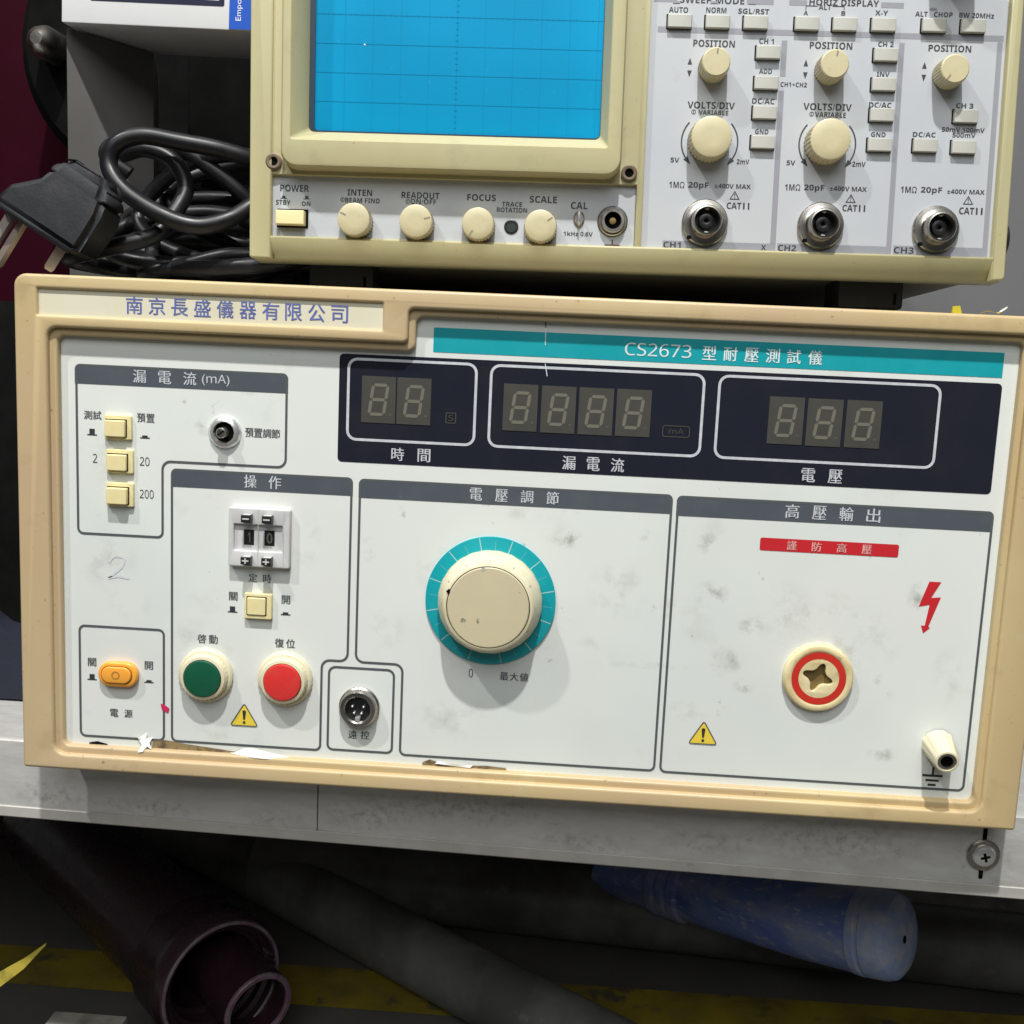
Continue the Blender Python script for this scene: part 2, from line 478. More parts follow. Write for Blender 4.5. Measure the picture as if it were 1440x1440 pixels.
def smooth_path(pts, sub=8, closed=False):
    P = [V(p) for p in pts]
    n = len(P)
    out = []
    for i in range(n if closed else n - 1):
        p0 = P[(i - 1) % n] if closed or i > 0 else P[i] * 2 - P[i + 1]
        p1, p2 = P[i], P[(i + 1) % n]
        p3 = P[(i + 2) % n] if closed or i + 2 < n else P[i + 1] * 2 - P[i]
        for k in range(sub):
            t = k / sub
            out.append(0.5 * ((2 * p1) + (p2 - p0) * t + (2 * p0 - 5 * p1 + 4 * p2 - p3) * t * t + (3 * p1 - p0 - 3 * p2 + p3) * t ** 3))
    if not closed:
        out.append(P[-1])
    return out


def tube(name, path, r, seg=12, radii=None, cap=True):
    bm = bmesh.new()
    P = [V(p) for p in path]
    up = V((0, 0, 1))
    rings = []
    t0 = (P[1] - P[0]).normalized()
    nrm = t0.orthogonal().normalized()
    for i, p in enumerate(P):
        t = (P[min(i + 1, len(P) - 1)] - P[max(i - 1, 0)]).normalized()
        nrm = (nrm - t * nrm.dot(t)).normalized()
        bn = t.cross(nrm)
        rr = radii[i] if radii else r
        rings.append([bm.verts.new(p + (nrm * math.cos(2 * math.pi * k / seg) + bn * math.sin(2 * math.pi * k / seg)) * rr) for k in range(seg)])
    for a, b in zip(rings, rings[1:]):
        for k in range(seg):
            j = (k + 1) % seg
            bm.faces.new((a[k], a[j], b[j], b[k]))
    if cap:
        bm.faces.new(rings[0])
        bm.faces.new(rings[-1])
    return finish(bm, name, 40)


_text_cache = {}


def sans(text, bold=True):
    """the sans-serif letter forms of the built-in typeface"""
    out = ''
    for c in text:
        if 'A' <= c <= 'Z':
            out += chr((0x1D5D4 if bold else 0x1D5A0) + ord(c) - 65)
        elif 'a' <= c <= 'z':
            out += chr((0x1D5EE if bold else 0x1D5BA) + ord(c) - 97)
        elif '0' <= c <= '9':
            out += chr((0x1D7EC if bold else 0x1D7E2) + ord(c) - 48)
        else:
            out += c
    return out


def glyph_mesh(body):
    cu = bpy.data.curves.new('lettering', 'FONT')
    cu.body = body
    cu.resolution_u = 3
    o = bpy.data.objects.new('lettering', cu)
    COL.objects.link(o)
    dg = bpy.context.evaluated_depsgraph_get()
    me = bpy.data.meshes.new_from_object(o.evaluated_get(dg))
    bpy.data.objects.remove(o)
    bpy.data.curves.remove(cu)
    vs = [(v.co.x, v.co.y) for v in me.vertices]
    fs = [tuple(p.vertices) for p in me.polygons]
    bpy.data.meshes.remove(me)
    return vs, fs


def put_glyphs(bm, body, x0, x1, z0, z1, y, vertical=False):
    vs, fs = glyph_mesh(body)
    ax, bx = min(v[0] for v in vs), max(v[0] for v in vs)
    az, bz = min(v[1] for v in vs), max(v[1] for v in vs)
    nv = []
    for vx, vz in vs:
        u, w = (vx - ax) / max(1e-6, bx - ax), (vz - az) / max(1e-6, bz - az)
        if vertical:
            u, w = 1 - w, u
        nv.append(bm.verts.new((x0 + u * (x1 - x0), y, z0 + w * (z1 - z0))))
    for f in fs:
        try:
            fc = bm.faces.new([nv[i] for i in f])
            fc.normal_update()
            if fc.normal.y > 0:
                fc.normal_flip()
        except ValueError:
            pass


def words(parent, mat, y, items, bold=True):
    """items: (text, x0, x1, ztop, zbottom): each becomes its own flat lettering mesh"""
    for it in items:
        bm = bmesh.new()
        put_glyphs(bm, sans(it[0], bold), it[1], it[2], it[4], it[3], y)
        add('lettering', finish(bm, 'lettering', 0, False), mat, parent)


def cjk(parent, mat, y, chars, xa, xb, zc, h, w=None, bold=0.14, zb=None):
    """characters set singly, centres running from xa to xb at height zc"""
    bm = bmesh.new()
    w = w or h
    n = len(chars)
    for i, ch in enumerate(chars):
        t = i / (n - 1) if n > 1 else 0
        cx = xa + (xb - xa) * t
        cz = zc + ((zb - zc) * t if zb is not None else 0)
        put_glyphs(bm, ch, cx - w / 2, cx + w / 2, cz - h / 2, cz + h / 2, y)
        if bold:
            put_glyphs(bm, ch, cx - w / 2 + bold, cx + w / 2 + bold, cz - h / 2, cz + h / 2, y - 0.02)
    return add('lettering', finish(bm, 'lettering', 0, False), mat, parent)


# ================================================================== the setting
room_wall = add('wall', box_mesh('wall', -900, 1400, -420, 900, 420, 440), M['wall'], None)
room_wall['kind'] = 'structure'
floor = add('floor', box_mesh('floor', -900, 1400, -220, -200, -700, 419), M['floor'], None)
floor['kind'] = 'structure'
fm = add('floor_marking', loft('floor_marking', [[(-700, 168, -199.6), (1200, 168, -199.6), (1200, 212, -199.6), (-700, 204, -199.6)]], True), M['floor_yellow'], None)
fm['kind'] = 'structure'

# ================================================================== metal shelf
shelf = thing('metal_shelf', 'scuffed grey sheet metal shelf whose folded front edge carries the two instruments', 'shelf', (-23, 22.4, 0))
shelf.rotation_euler = (0, 0, math.radians(-1.86))
SEAM = 130.0
add('top_sheet', box_mesh('top_sheet', -420, 1000, -1.2, 0, 1.4, 372, 0.0), M['steel'], shelf)
bm = bmesh.new()


def fold(x0, x1, name):
    """folded front: rounded top edge and flat face"""
    prof = [(6, 0.25), (2.2, 0.25), (1.0, 0.0), (0.2, -0.7), (0.0, -1.8), (0.0, -28.0), (1.2, -28.0), (1.2, -1.9), (6, -1.3)]
    return loft(name, [[(x0, y, z) for y, z in prof], [(x1, y, z) for y, z in prof]])


add('front_face', fold(-420, SEAM - 0.25, 'front_face'), M['steel'], shelf)
add('front_face', fold(SEAM + 0.25, 1000, 'front_face'), M['steel'], shelf)
lip = [(-0.7, -28.3), (-0.8, -32.2), (-0.2, -32.8), (40, -32.8), (40, -31.8), (0.4, -31.8), (0.4, -28.1), (-0.3, -28.0)]
add('bottom_lip', loft('bottom_lip', [[(-420, y, z) for y, z in lip], [(1000, y, z) for y, z in lip]]), M['steel_lip'], shelf)
add('slot', slab('slot', [rrect(385.0, 386.6, -26, -4.0, 0.8)], -0.12, 0.3), M['black_matte'], shelf)
sw = add('screw', lathe('screw', [(4.3, 0.6), (4.3, 1.5), (3.7, 2.3), (2.0, 2.9)], 28), M['chrome'], shelf, (385.9, 0, -16.2))
add('washer', lathe('washer', [(6.1, 0.0), (6.1, 0.8), (5.6, 1.2), (4.2, 1.2)], 32, cap=False), M['nickel'], sw)
bm = bmesh.new()
stroke_bm(bm, [V((-1.7, -0.5)), V((1.7, 0.5))], 1.0, -2.95)
stroke_bm(bm, [V((-0.5, 1.7)), V((0.5, -1.7))], 1.0, -2.97)
add('cross_recess', finish(bm, 'cross_recess', 0, False), M['black_matte'], sw)
for x, z0, x2, z2 in ((293, -20, 307, -10),  (309, -9, 314, -4)):
    add('scratch', stroke('scratch', [([(x, z0), (x2, z2)], False)], 0.28, -0.08), M['thumb'], shelf)

for i, (x, z, rx, rz) in enumerate(((112, -24.5, 17, 4.5), (60, -24, 30, 5), (385.9, -17, 15, 13), (283, -20, 20, 7), (190, -13, 40, 10), (235, -24, 25, 5), (150, -20, 22, 9), (20, -22, 20, 8), (330, -15, 40, 12))):
    bm = bmesh.new()
    bm.faces.new([bm.verts.new((x + a * rx, -0.06 - 0.002 * i, z + b * rz)) for a, b in ((-1, -1), (1, -1), (1, 1), (-1, 1))])
    add('grime_film', finish(bm, 'grime_film', 0, False), M['grime_steel'], shelf)
# ================================================================== the withstand tester
T = thing('voltage_tester', 'tan framed high voltage tester with white panel, standing on the metal shelf', 'test instrument')
OUT = rrect(-0.6, 367.2, 0.2, 183.4, (1.2, 1.2, 4.5, 4.5), 6)
RIDGE = rounded([(11.2, 6.2, 4.5), (354.4, 6.2, 4.5), (354.4, 177.0, 3.5), (140.6, 177.0, 2.0), (140.6, 165.0, 2.0), (11.2, 165.0, 3.5)], 5)
STEP_OUT = rounded([(9.5, 4.5, 3), (356.4, 4.5, 3), (356.4, 178.8, 3), (138.5, 178.8, 2.0), (138.5, 167.0, 2.0), (9.5, 167.0, 3)], 5)
STEP_IN = rounded([(14.0, 9.0, 2.5), (352.2, 9.0, 2.5), (352.2, 174.6, 2.0), (143.0, 174.6, 3.0), (143.0, 162.2, 3.0), (14.0, 162.2, 2.5)], 5)
PLATE = rrect(8.0, 131.4, 169.3, 178.3, 0.3)
fr = add('front_frame', slab('front_frame', [OUT, RIDGE, PLATE], -5.2, 9.0, 1.1), M['tan'], T)
add('inner_step', slab('inner_step', [STEP_OUT, STEP_IN], -2.9, 1.5, 0.9), M['tan'], fr)
np_ = add('name_plate', slab('name_plate', [rrect(7.2, 132.2, 168.5, 179.0, 0.3)], -4.0, -2.5), M['plate'], T)
cjk(np_, M['blue_ink'], -4.12, '南京長盛儀器有限公司', 42.6, 116.0, 173.9, 6.0, 5.9, 0.16, zb=174.0)
add('case_body', box_mesh('case_body', 2.5, 364, 3, 180.5, 9, 330, 2.0), M['case'], T)
for x, y in ((30, 50), (337, 50), (30, 300), (337, 300)):
    ft = lathe('foot', [(9, 0), (10, 1.5), (10, 4.5)], 20)
    o = add('foot', ft, M['rubber'], T, (x, y, 0.1))
    o.rotation_euler = (math.radians(-90), 0, 0)

panel = add('front_panel', slab('front_panel', [rrect(12.5, 353.6, 7.5, 176.2, 0.5)], 0.0, 2.0), M['panel'], T)
PY = -0.12
PY2 = -0.24


def header(x0, x1, zt, zb, extra=()):
    return add('header_bar', flat('header_bar', [rrect(x0, x1, zb, zt, (0, 0, 2.0, 2.0))], PY), M['slate'], T)


def outline(corners, w=0.85):
    add('printed_border', stroke('printed_border', [(rounded(corners, 5), True)], w, PY - 0.03), M['line'], T)


# printed frames of the sections
header(19.0, 97.2, 152.3, 145.2)
outline([(19.6, 90.2, 2), (51.3, 90.2, 2), (51.3, 118.4, 3), (96.7, 118.4, 3), (96.7, 151.8, 2), (19.6, 151.8, 2)])
header(54.4, 121.5, 116.0, 109.3)
outline([(54.8, 12.3, 2), (111.4, 12.3, 2), (111.4, 47.3, 3), (121.0, 47.3, 3), (121.0, 115.5, 2), (54.8, 115.5, 2)])
header(123.6, 236.8, 115.8, 108.8)
outline([(141.6, 12.5, 2), (236.4, 12.5, 2), (236.4, 115.3, 2), (124.1, 115.3, 2), (124.1, 47.3, 3), (141.6, 47.3, 3)])
header(238.2, 349.4, 115.6, 108.3)
outline([(238.7, 12.3, 2), (349.0, 12.3, 2), (349.0, 115.1, 2), (238.7, 115.1, 2)])
outline([(19.6, 12.2, 2), (51.7, 12.2, 2), (51.7, 55.1, 2), (19.6, 55.1, 2)])
outline([(114.2, 12.9, 2), (138.5, 12.9, 2), (138.5, 44.9, 2.5), (114.2, 44.9, 2.5)])
add('teal_band', flat('teal_band', [rrect(149.0, 347.0, 162.3, 170.9, 0.2)], PY), M['teal'], T)
red_bar = add('warning_strip', flat('warning_strip', [rrect(268.7, 317.6, 97.4, 102.0, 0.7)], PY), M['red'], T)
win = add('display_window', flat('display_window', [rrect(115.6, 347.4, 121.6, 160.3, 1.6)], PY), M['window'], T)
for x0, x1 in ((119.0, 164.7), (170.0, 245.0), (250.4, 326.6)):
    add('window_outline', stroke('window_outline', [(rrect(x0, x1, 129.9, 158.6, 3.2), True)], 0.95, PY2), M['pale_ink'], win)


# seven-segment digits, each segment its own piece
def seg_poly(kind, W, H, t, sl):
    g = t * 0.16
    hw, hh = W / 2, H / 2

    def s(x, z):
        return V((x + z * sl, z))
    if kind in 'adg':
        zc = {'a': hh - t / 2, 'd': -hh + t / 2, 'g': 0}[kind]
        e = t / 2
        xl, xr = -hw + t / 2 + g, hw - t / 2 - g
        return [s(xl, zc), s(xl + e, zc - e), s(xr - e, zc - e), s(xr, zc), s(xr - e, zc + e), s(xl + e, zc + e)]
    xc = hw - t / 2 if kind in 'bc' else -hw + t / 2
    z0, z1 = (g, hh - t / 2 - g) if kind in 'bf' else (-hh + t / 2 + g, -g)
    e = t / 2
    return [s(xc, z0), s(xc + e, z0 + e), s(xc + e, z1 - e), s(xc, z1), s(xc - e, z1 - e), s(xc - e, z0 + e)]


digit_me = slab('digit_block', [rrect(-6.1, 6.1, -8.3, 8.3, 0.15)], -0.30, -0.16)
digit_me.materials.append(M['digit'])
seg_me = []
for k in 'abcdefg':
    me = flat('segment', [seg_poly(k, 6.4, 11.6, 1.15, 0.13)], -0.36)
    me.materials.append(M['segment'])
    seg_me.append(me)
dot_me = flat('decimal_point', [circle(4.35, -5.2, 0.5, 10)], -0.36)
dot_me.materials.append(M['dot'])
for cx, cz in [(130.0, 144.5), (142.7, 144.5), (180.8, 144.1), (194.3, 144.0), (207.6, 144.0), (220.9, 144.1), (274.3, 144.0), (287.7, 143.9), (301.2, 144.0)]:
    d = add('digit_block', digit_me, None, T, (cx, 0, cz))
    for me in seg_me + [dot_me]:
        add('segment' if me is not dot_me else 'decimal_point', me, None, d)
add('unit_mark', stroke('unit_mark', [(rrect(231.6, 241.0, 136.4, 140.2, 0.8), True)], 0.35, PY2), M['digit'], win)
words(win, M['digit'], PY2, [('mA', 233.8, 239.0, 139.4, 137.4)], False)
add('unit_mark', stroke('unit_mark', [(rrect(154.4, 157.9, 137.4, 141.0, 0.4), True)], 0.35, PY2), M['digit'], win)
words(win, M['digit'], PY2, [('S', 155.3, 157.0, 140.3, 138.1)], False)
cjk(win, M['pale_ink'], PY2, '時間', 137.4, 146.9, 125.3, 4.7, 4.5)
cjk(win, M['pale_ink'], PY2, '漏電流', 199.0, 216.3, 125.3, 4.9, 4.6)
cjk(win, M['pale_ink'], PY2, '電壓', 283.6, 293.0, 125.2, 4.9, 4.8)
words(T, M['white_ink'], PY2, [('CS2673', 216.6, 239.8, 168.7, 164.2)], False)
cjk(T, M['white_ink'], PY2, '型耐壓測試儀', 246.0, 282.6, 166.3, 4.9, 4.7)
cjk(T, M['pale_ink'], PY2, '漏電流', 42.9, 61.3, 148.8, 4.7, 4.7)
words(T, M['pale_ink'], PY2, [('(mA)', 65.8, 75.9, 150.7, 146.6)], False)
cjk(T, M['pale_ink'], PY2, '操作', 83.8, 92.8, 112.7, 4.8, 4.5)
cjk(T, M['pale_ink'], PY2, '電壓調節', 166.2, 193.8, 112.3, 4.6, 4.4)
cjk(T, M['pale_ink'], PY2, '高壓輸出', 279.1, 307.6, 112.0, 5.0, 4.8)
cjk(red_bar, M['pink_ink'], PY2, '謹防高壓', 279.9, 306.3, 99.7, 3.3, 3.3)
G = M['grey_ink']
cjk(T, G, PY, '測試', 23.7, 27.1, 134.0, 3.1, 3.0)
cjk(T, G, PY, '預置', 43.4, 46.8, 133.9, 3.1, 3.0)
words(T, G, PY, [('2', 25.4, 27.0, 119.9, 116.6), ('20', 42.9, 46.5, 119.6, 116.4), ('200', 42.8, 48.0, 107.6, 104.4)], False)
cjk(T, G, PY, '預置調節', 83.2, 92.9, 130.5, 3.2, 3.0)
cjk(T, G, PY, '定時', 85.1, 90.4, 76.9, 3.2, 3.1)
cjk(T, G, PY, '關', 77.8, 77.8, 69.6, 3.2, 3.1)
cjk(T, G, PY, '開', 97.5, 97.5, 69.4, 3.2, 3.1)
cjk(T, G, PY, '啓動', 66.1, 70.4, 52.7, 3.4, 3.3)
cjk(T, G, PY, '復位', 95.3, 99.5, 52.8, 3.4, 3.3)
cjk(T, G, PY, '關', 24.2, 24.2, 41.2, 3.2, 3.1)
cjk(T, G, PY, '開', 45.9, 45.9, 41.2, 3.2, 3.1)
cjk(T, G, PY, '電源', 32.5, 38.0, 21.9, 3.1, 3.1)
cjk(T, G, PY, '遠控', 123.5, 128.2, 19.2, 3.2, 3.2)
words(T, G, PY, [('0', 166.2, 167.8, 47.3, 44.0)], False)
cjk(T, G, PY, '最大値', 179.3, 186.6, 45.2, 3.1, 3.1)


def button_icon(x0, x1, zb, tall):
    c = (x0 + x1) / 2
    pts = [(x0, zb), (x1, zb), (x1, zb + 0.4), (c + 1.0, zb + 0.4), (c + 1.0, zb + tall), (c - 1.0, zb + tall), (c - 1.0, zb + 0.4), (x0, zb + 0.4)]
    add('button_symbol', flat('button_symbol', [[V(p) for p in pts]], PY), M['dark_ink'], T)


for x0, zb, tall in ((23.4, 126.6, 2.4), (43.0, 126.4, 1.1), (75.8, 63.4, 2.3), (95.7, 63.5, 1.1), (22.4, 34.2, 2.3), (44.2, 34.4, 1.1)):
    button_icon(x0, x0 + 3.6, zb, tall)
# warning triangles
for cx, zt, zb in ((82.4, 28.7, 20.0), (253.5, 32.7, 24.0)):
    tri = add('warning_triangle', flat('warning_triangle', [rounded([(cx - 5.2, zb, 0.5), (cx + 5.2, zb, 0.5), (cx, zt, 0.5)], 3)], PY), M['yellow'], T)
    add('triangle_border', stroke('triangle_border', [(rounded([(cx - 5.2, zb, 0.5), (cx + 5.2, zb, 0.5), (cx, zt, 0.5)], 3), True)], 0.4, PY2), M['line'], tri)
    bm = bmesh.new()
    vs = [bm.verts.new((cx + a, PY2, zb + b)) for a, b in ((-0.35, 2.4), (0.35, 2.4), (0.7, 5.6), (0.35, 6.0), (-0.35, 6.0), (-0.7, 5.6))]
    bm.faces.new(vs)
    bm.faces.new([bm.verts.new((cx + p.x, PY2, zb + 1.3 + p.y)) for p in circle(0, 0, 0.55, 10)])
    add('exclamation_mark', finish(bm, 'exclamation_mark', 0, False), M['dark_ink'], tri)
# lightning arrow and earth symbol
bolt = [(329.4, 89.3), (333.6, 89.3), (330.6, 83.4), (334.0, 83.8), (330.6, 72.9), (331.2, 72.4), (329.0, 70.3), (328.0, 73.2), (329.3, 73.1), (330.3, 80.9), (326.5, 80.0)]
add('lightning_symbol', flat('lightning_symbol', [[V(p) for p in bolt]], PY), M['red'], T)
bm = bmesh.new()
for a, b, z in ((333.9, 341.2, 17.3), (335.2, 340.0, 15.5), (336.1, 339.0, 13.8)):
    stroke_bm(bm, [V((a, z)), V((b, z))], 0.8, PY)
stroke_bm(bm, [V((337.6, 17.6)), V((337.6, 20.5))], 0.8, PY - 0.02)
add('earth_symbol', finish(bm, 'earth_symbol', 0, False), M['dark_ink'], T)
# marks of use on the panel
add('film_scratch', stroke('film_scratch', [([(188.5, 172.4), (188.6, 166.4)], False), ([(188.9, 160.0), (189.8, 155.6)], False)], 0.26, PY2 - 0.05), M['white_ink'], T)
add('film_crack', stroke('film_crack', [([(188.2, 175.6), (188.5, 172.6)], False)], 0.35, PY2), M['dark_ink'], T)
add('milky_smear', flat('milky_smear', [rounded([(318.2, 101.8, 0.8), (320.2, 101.8, 0.8), (322.6, 112.9, 0.9), (320.7, 113.3, 0.9)], 5)], PY2 - 0.05), M['smear'], T)
add('paint_spot', flat('paint_spot', [rounded([(50.4, 26.8, 0.3), (51.0, 24.2, 0.5), (53.4, 23.0, 0.4), (53.9, 25.0, 0.5), (52.0, 26.2, 0.4)], 4)], PY2), M['crimson'], T)
add('pencil_figure', stroke('pencil_figure', [(smooth_path([(31.0, 79.6, 0), (33.0, 82.0, 0), (36.6, 81.6, 0), (36.0, 78.5, 0), (32.6, 75.2, 0), (31.0, 73.9, 0), (34.5, 74.6, 0), (38.6, 74.0, 0)], 5), False)] if False else
    [([(p.x, p.y) for p in smooth_path([(31.0, 79.6, 0), (33.0, 82.0, 0), (36.6, 81.6, 0), (36.0, 78.5, 0), (32.6, 75.2, 0), (31.0, 73.9, 0), (34.5, 74.6, 0), (38.6, 74.0, 0)], 5)], False)], 0.9, PY), M['pencil'], T)

# --- finger grime on the panel film: thin irregular patches of dirt
GRIME = [(200.5, 97.9, 5.6, 3.6), (227.2, 100.7, 2.1, 2.1), (230.1, 52.5, 15.4, 1.5), (214.2, 59.6, 7.7, 2.6), (250.2, 98.6, 3.6, 3.6), (252.7, 80.4, 5.6, 4.6), (267.6, 69.4, 4.1, 3.1), (246.8, 36.0, 7.7, 3.6), (259.7, 36.8, 3.1, 2.1), (326.3, 82.8, 3.6, 5.6), (314.8, 52.4, 1.5, 2.6), (319.2, 46.5, 1.5, 1.5), (266.7, 46.7, 3.6, 2.6), (27.6, 97.1, 1.3, 1.3), (135.6, 61.7, 6.2, 7.7), (128.2, 90.6, 2.6, 5.1), (151.9, 84.0, 6.7, 7.7), (183.4, 106.6, 7.7, 2.6), (219.5, 79.9, 10.3, 10.3), (38.1, 64.1, 7.7, 5.1), (30.2, 79.9, 10.3, 10.3), (104.6, 91.9, 5.1, 10.3), (63.7, 52.0, 10.3, 7.7), (70.6, 16.5, 7.7, 2.6), (304.7, 66.3, 15.4, 10.3), (278.6, 75.4, 10.3, 10.3), (341.5, 25.9, 8.7, 8.7), (318.4, 108.7, 2.1, 8.7), (296.4, 73.8, 15.4, 5.1), (318.7, 24.4, 5.1, 2.6), (161.8, 27.9, 15.4, 7.7), (82.9, 146.6, 3.6, 2.6), (64.8, 131.6, 5.1, 3.6), (259.6, 55.7, 6.2, 4.1), (338.6, 55.2, 5.1, 10.3), (237.7, 75.6, 2.6, 7.7), (293.2, 52.1, 14.9, 14.9), (67.8, 38.5, 12.8, 12.3), (97.4, 39.0, 12.8, 12.3), (34.5, 117.2, 8.2, 15.4), (173.8, 58.6, 23.1, 15.4)]
for i, (x, z, rx, rz) in enumerate(GRIME):
    bm = bmesh.new()
    rx, rz = rx * 1.25, rz * 1.25
    f = bm.faces.new([bm.verts.new((x + a * rx, -0.05 - 0.001 * i, z + b * rz)) for a, b in ((-1, -1), (1, -1), (1, 1), (-1, 1))])
    add('grime_film', finish(bm, 'grime_film', 0, False), M['grime_strong'] if max(rx, rz) < 8 else M['grime'], T)

# --- push switches
def push_switch(cx, cz, w, h, cap_w, cap_h, ch, base_h=1.5, dx=-0.6, dz=-0.4):
    s = add('push_switch', slab('push_switch', [rrect(-w / 2, w / 2, -h / 2, h / 2, 0.5)], -base_h, 0.5, 0.3), M['switch'], T, (cx, 0, cz))
    add('switch_gap', slab('switch_gap', [rrect(dx - cap_w / 2 - 0.25, dx + cap_w / 2 + 0.35, dz - cap_h / 2 - 0.2, dz + cap_h / 2 + 0.35, 0.2)], -base_h - 0.05, -base_h + 0.2), M['black_matte'], s)
    add('switch_cap', slab('switch_cap', [rrect(dx - cap_w / 2, dx + cap_w / 2, dz - cap_h / 2, dz + cap_h / 2, 0.5)], -ch, -base_h + 0.2, 0.35), M['switch'], s)


push_switch(35.3, 130.1, 10.0, 8.8, 7.4, 6.0, 3.2)
push_switch(35.8, 117.7, 10.0, 8.6, 7.2, 5.9, 3.0)
push_switch(35.9, 105.5, 10.0, 8.8, 7.6, 6.0, 3.6)
push_switch(87.6, 66.7, 10.2, 9.6, 6.9, 6.6, 2.4, 2.0, -0.5, 0.0)

# --- preset potentiometer
pot = add('preset_shaft', lathe('preset_shaft', [(1.9, 0.5), (1.9, 5.0), (1.5, 5.5)], 20), M['nickel'], T, (74.4, 0, 130.2))
add('collar_nut', lathe('collar_nut', [(6.2, 0.0), (6.1, 0.6), (5.4, 1.5), (4.5, 2.1), (3.9, 2.2), (3.7, 0.6)], 14, cap=False), M['chrome'], pot)
add('collar_hole', lathe('collar_hole', [(3.3, 2.2)], 24), M['black_matte'], pot) if False else add('collar_hole', flat('collar_hole', [circle(0, 0, 3.8, 24)], -0.7), M['black_matte'], pot)
add('shaft_slot', stroke('shaft_slot', [([(-1.2, -0.9), (1.2, 0.9)], False)], 0.55, -5.56), M['black_matte'], pot)

# --- thumbwheel timer
tw = thing_tw = add('thumbwheel_block', slab('thumbwheel_block', [rrect(-11.3, 11.3, -10.9, 10.9, 0.8), rrect(-9.3, 8.6, -4.9, 4.8, 0.3)], -3.0, 0.3, 0.45), M['thumb'], T, (88.0, 0, 92.4))
add('wheel_recess', slab('wheel_recess', [rrect(-9.6, 8.9, -5.2, 5.1, 0.2)], -1.7, 0.2), M['thumb'], tw)
add('centre_joint', stroke('centre_joint', [([(-0.3, 10.4), (-0.3, -10.4)], False)], 0.25, -3.04), M['key'], tw)
add('side_rib', stroke('side_rib', [([(9.1, -10.3), (9.1, 10.3)], False)], 0.22, -3.04), M['key'], tw)
for i, dg_ in enumerate('10'):
    x = -4.0 + i * 7.6
    w = add('wheel_window', flat('wheel_window', [rrect(x - 1.9, x + 1.9, -2.9, 2.8, 0.1)], -1.75), M['black'], tw)
    words(w, M['segment'], -1.8, [(dg_, x - (0.5 if dg_ == '1' else 1.1), x + (0.5 if dg_ == '1' else 1.1), 1.9, -2.0)])
    for s_, z in (('-', 7.4), ('+', -8.0)):
        k = add('wheel_key', slab('wheel_key', [rrect(-1.75, 1.75, -1.35, 1.35, 0.1)], -6.4, -2.9, 0.15), M['black'], tw, (x + 0.0, 0, z))
        runs = [([(-1.2, 0), (1.2, 0)], False)]
        add('key_sign', stroke('key_sign', runs, 0.55, -6.46), M['thumb'], k)
        if s_ == '+':
            add('key_sign', stroke('key_sign', [([(0, -1.0), (0, 1.0)], False)], 0.55, -6.47), M['thumb'], k)
        add('key_top', box_mesh('key_top', -1.35, 1.5, 1.3, 1.45, -5.9, -3.4), M['thumb'], k)

# --- start and reset buttons
for cx, cz, mt in ((67.9, 38.9, 'green_button'), (97.9, 39.3, 'red_button')):
    b = add('round_button', lathe('round_button', [(10.3, 0.0), (10.3, 1.4), (9.7, 2.0), (8.9, 2.1), (8.8, 4.0), (8.3, 4.9), (7.2, 5.1), (7.1, 3.6)], 64, (32, 0.22, 8.2, 4.95), cap=False), M['ivory'], T, (cx, 0, cz))
    add('button_face', lathe('button_face', [(6.95, 3.0), (6.95, 5.4), (6.7, 5.75), (6.2, 5.85)], 48), M[mt], b)

# --- orange mains switch
ps = add('mains_switch', slab('mains_switch', [rrect(-7.5, 7.5, -4.8, 4.8, 4.7, 8)], -2.6, 0.3, 0.8), M['orange'], T, (34.9, 0, 37.5))
add('rocker', slab('rocker', [rrect(-5.9, 5.3, -3.1, 3.1, 3.0, 8)], -3.3, -2.0, 0.45), M['orange'], ps)
add('rocker_gap', slab('rocker_gap', [rrect(-6.2, 5.75, -3.4, 3.45, 3.2, 8)], -2.66, -2.0), material('dark_orange_gap', (0.35, 0.10, 0.01), 0.5), ps)
add('rocker_mark', stroke('rocker_mark', [(circle(-0.4, 0, 1.35, 20), True)], 0.55, -3.36), material('rocker_mark_paint', (0.42, 0.20, 0.04), 0.5), ps)

# --- big voltage knob with its dial
dial = add('dial_ring', slab('dial_ring', [circle(0, 0, 23.8, 72)], -0.9, 0.2, 0.12), M['teal'], T, (173.1, 0, 73.4))
for k in range(23):
    a = math.radians(90 - (-162 + 15 * k))
    r0, r1 = (17.5, 23.5) if k % 2 == 0 else (19.0, 22.6)
    if k % 2:
        r0, r1 = 18.8, 22.4
    add('tick_mark', stroke('tick_mark', [([(r0 * math.cos(a), r0 * math.sin(a)), (r1 * math.cos(a), r1 * math.sin(a))], False)], 0.36 if k % 2 == 0 else 0.22, -0.94), M['tick'] if k % 2 == 0 else M['tick_faint'], dial)
kn = add('control_knob', lathe('control_knob', [(18.6, 0.9), (19.0, 1.6), (19.0, 3.6), (18.5, 5.0), (17.2, 8.0), (16.4, 10.6), (15.8, 11.5), (15.0, 11.8), (14.9, 10.8)], 120, (24, 0.14, 18.5, 3.7), cap=False), M['ivory'], T, (173.1, 0, 73.4))
add('knob_cap', lathe('knob_cap', [(14.65, 10.0), (14.65, 11.6), (14.3, 11.95), (13.0, 12.0)], 72), M['knob_face'], kn)
for k in range(11):
    a = math.radians(90 - (-150 + 30 * k))
    c, s = math.cos(a), math.sin(a)
    bm = bmesh.new()
    q = [(16.55, 10.35), (16.95, 8.9), ]
    vs = []
    for (r, h), sg in zip((q[0], q[0], q[1], q[1]), (-1, 1, 1, -1)):
        t = sg * 0.32
        vs.append(bm.verts.new((r * c * 1.004 - t * s, -h - 0.08, r * s * 1.004 + t * c)))
    bm.faces.new(vs)
    add('scale_mark', finish(bm, 'scale_mark', 0), M['key'], kn)
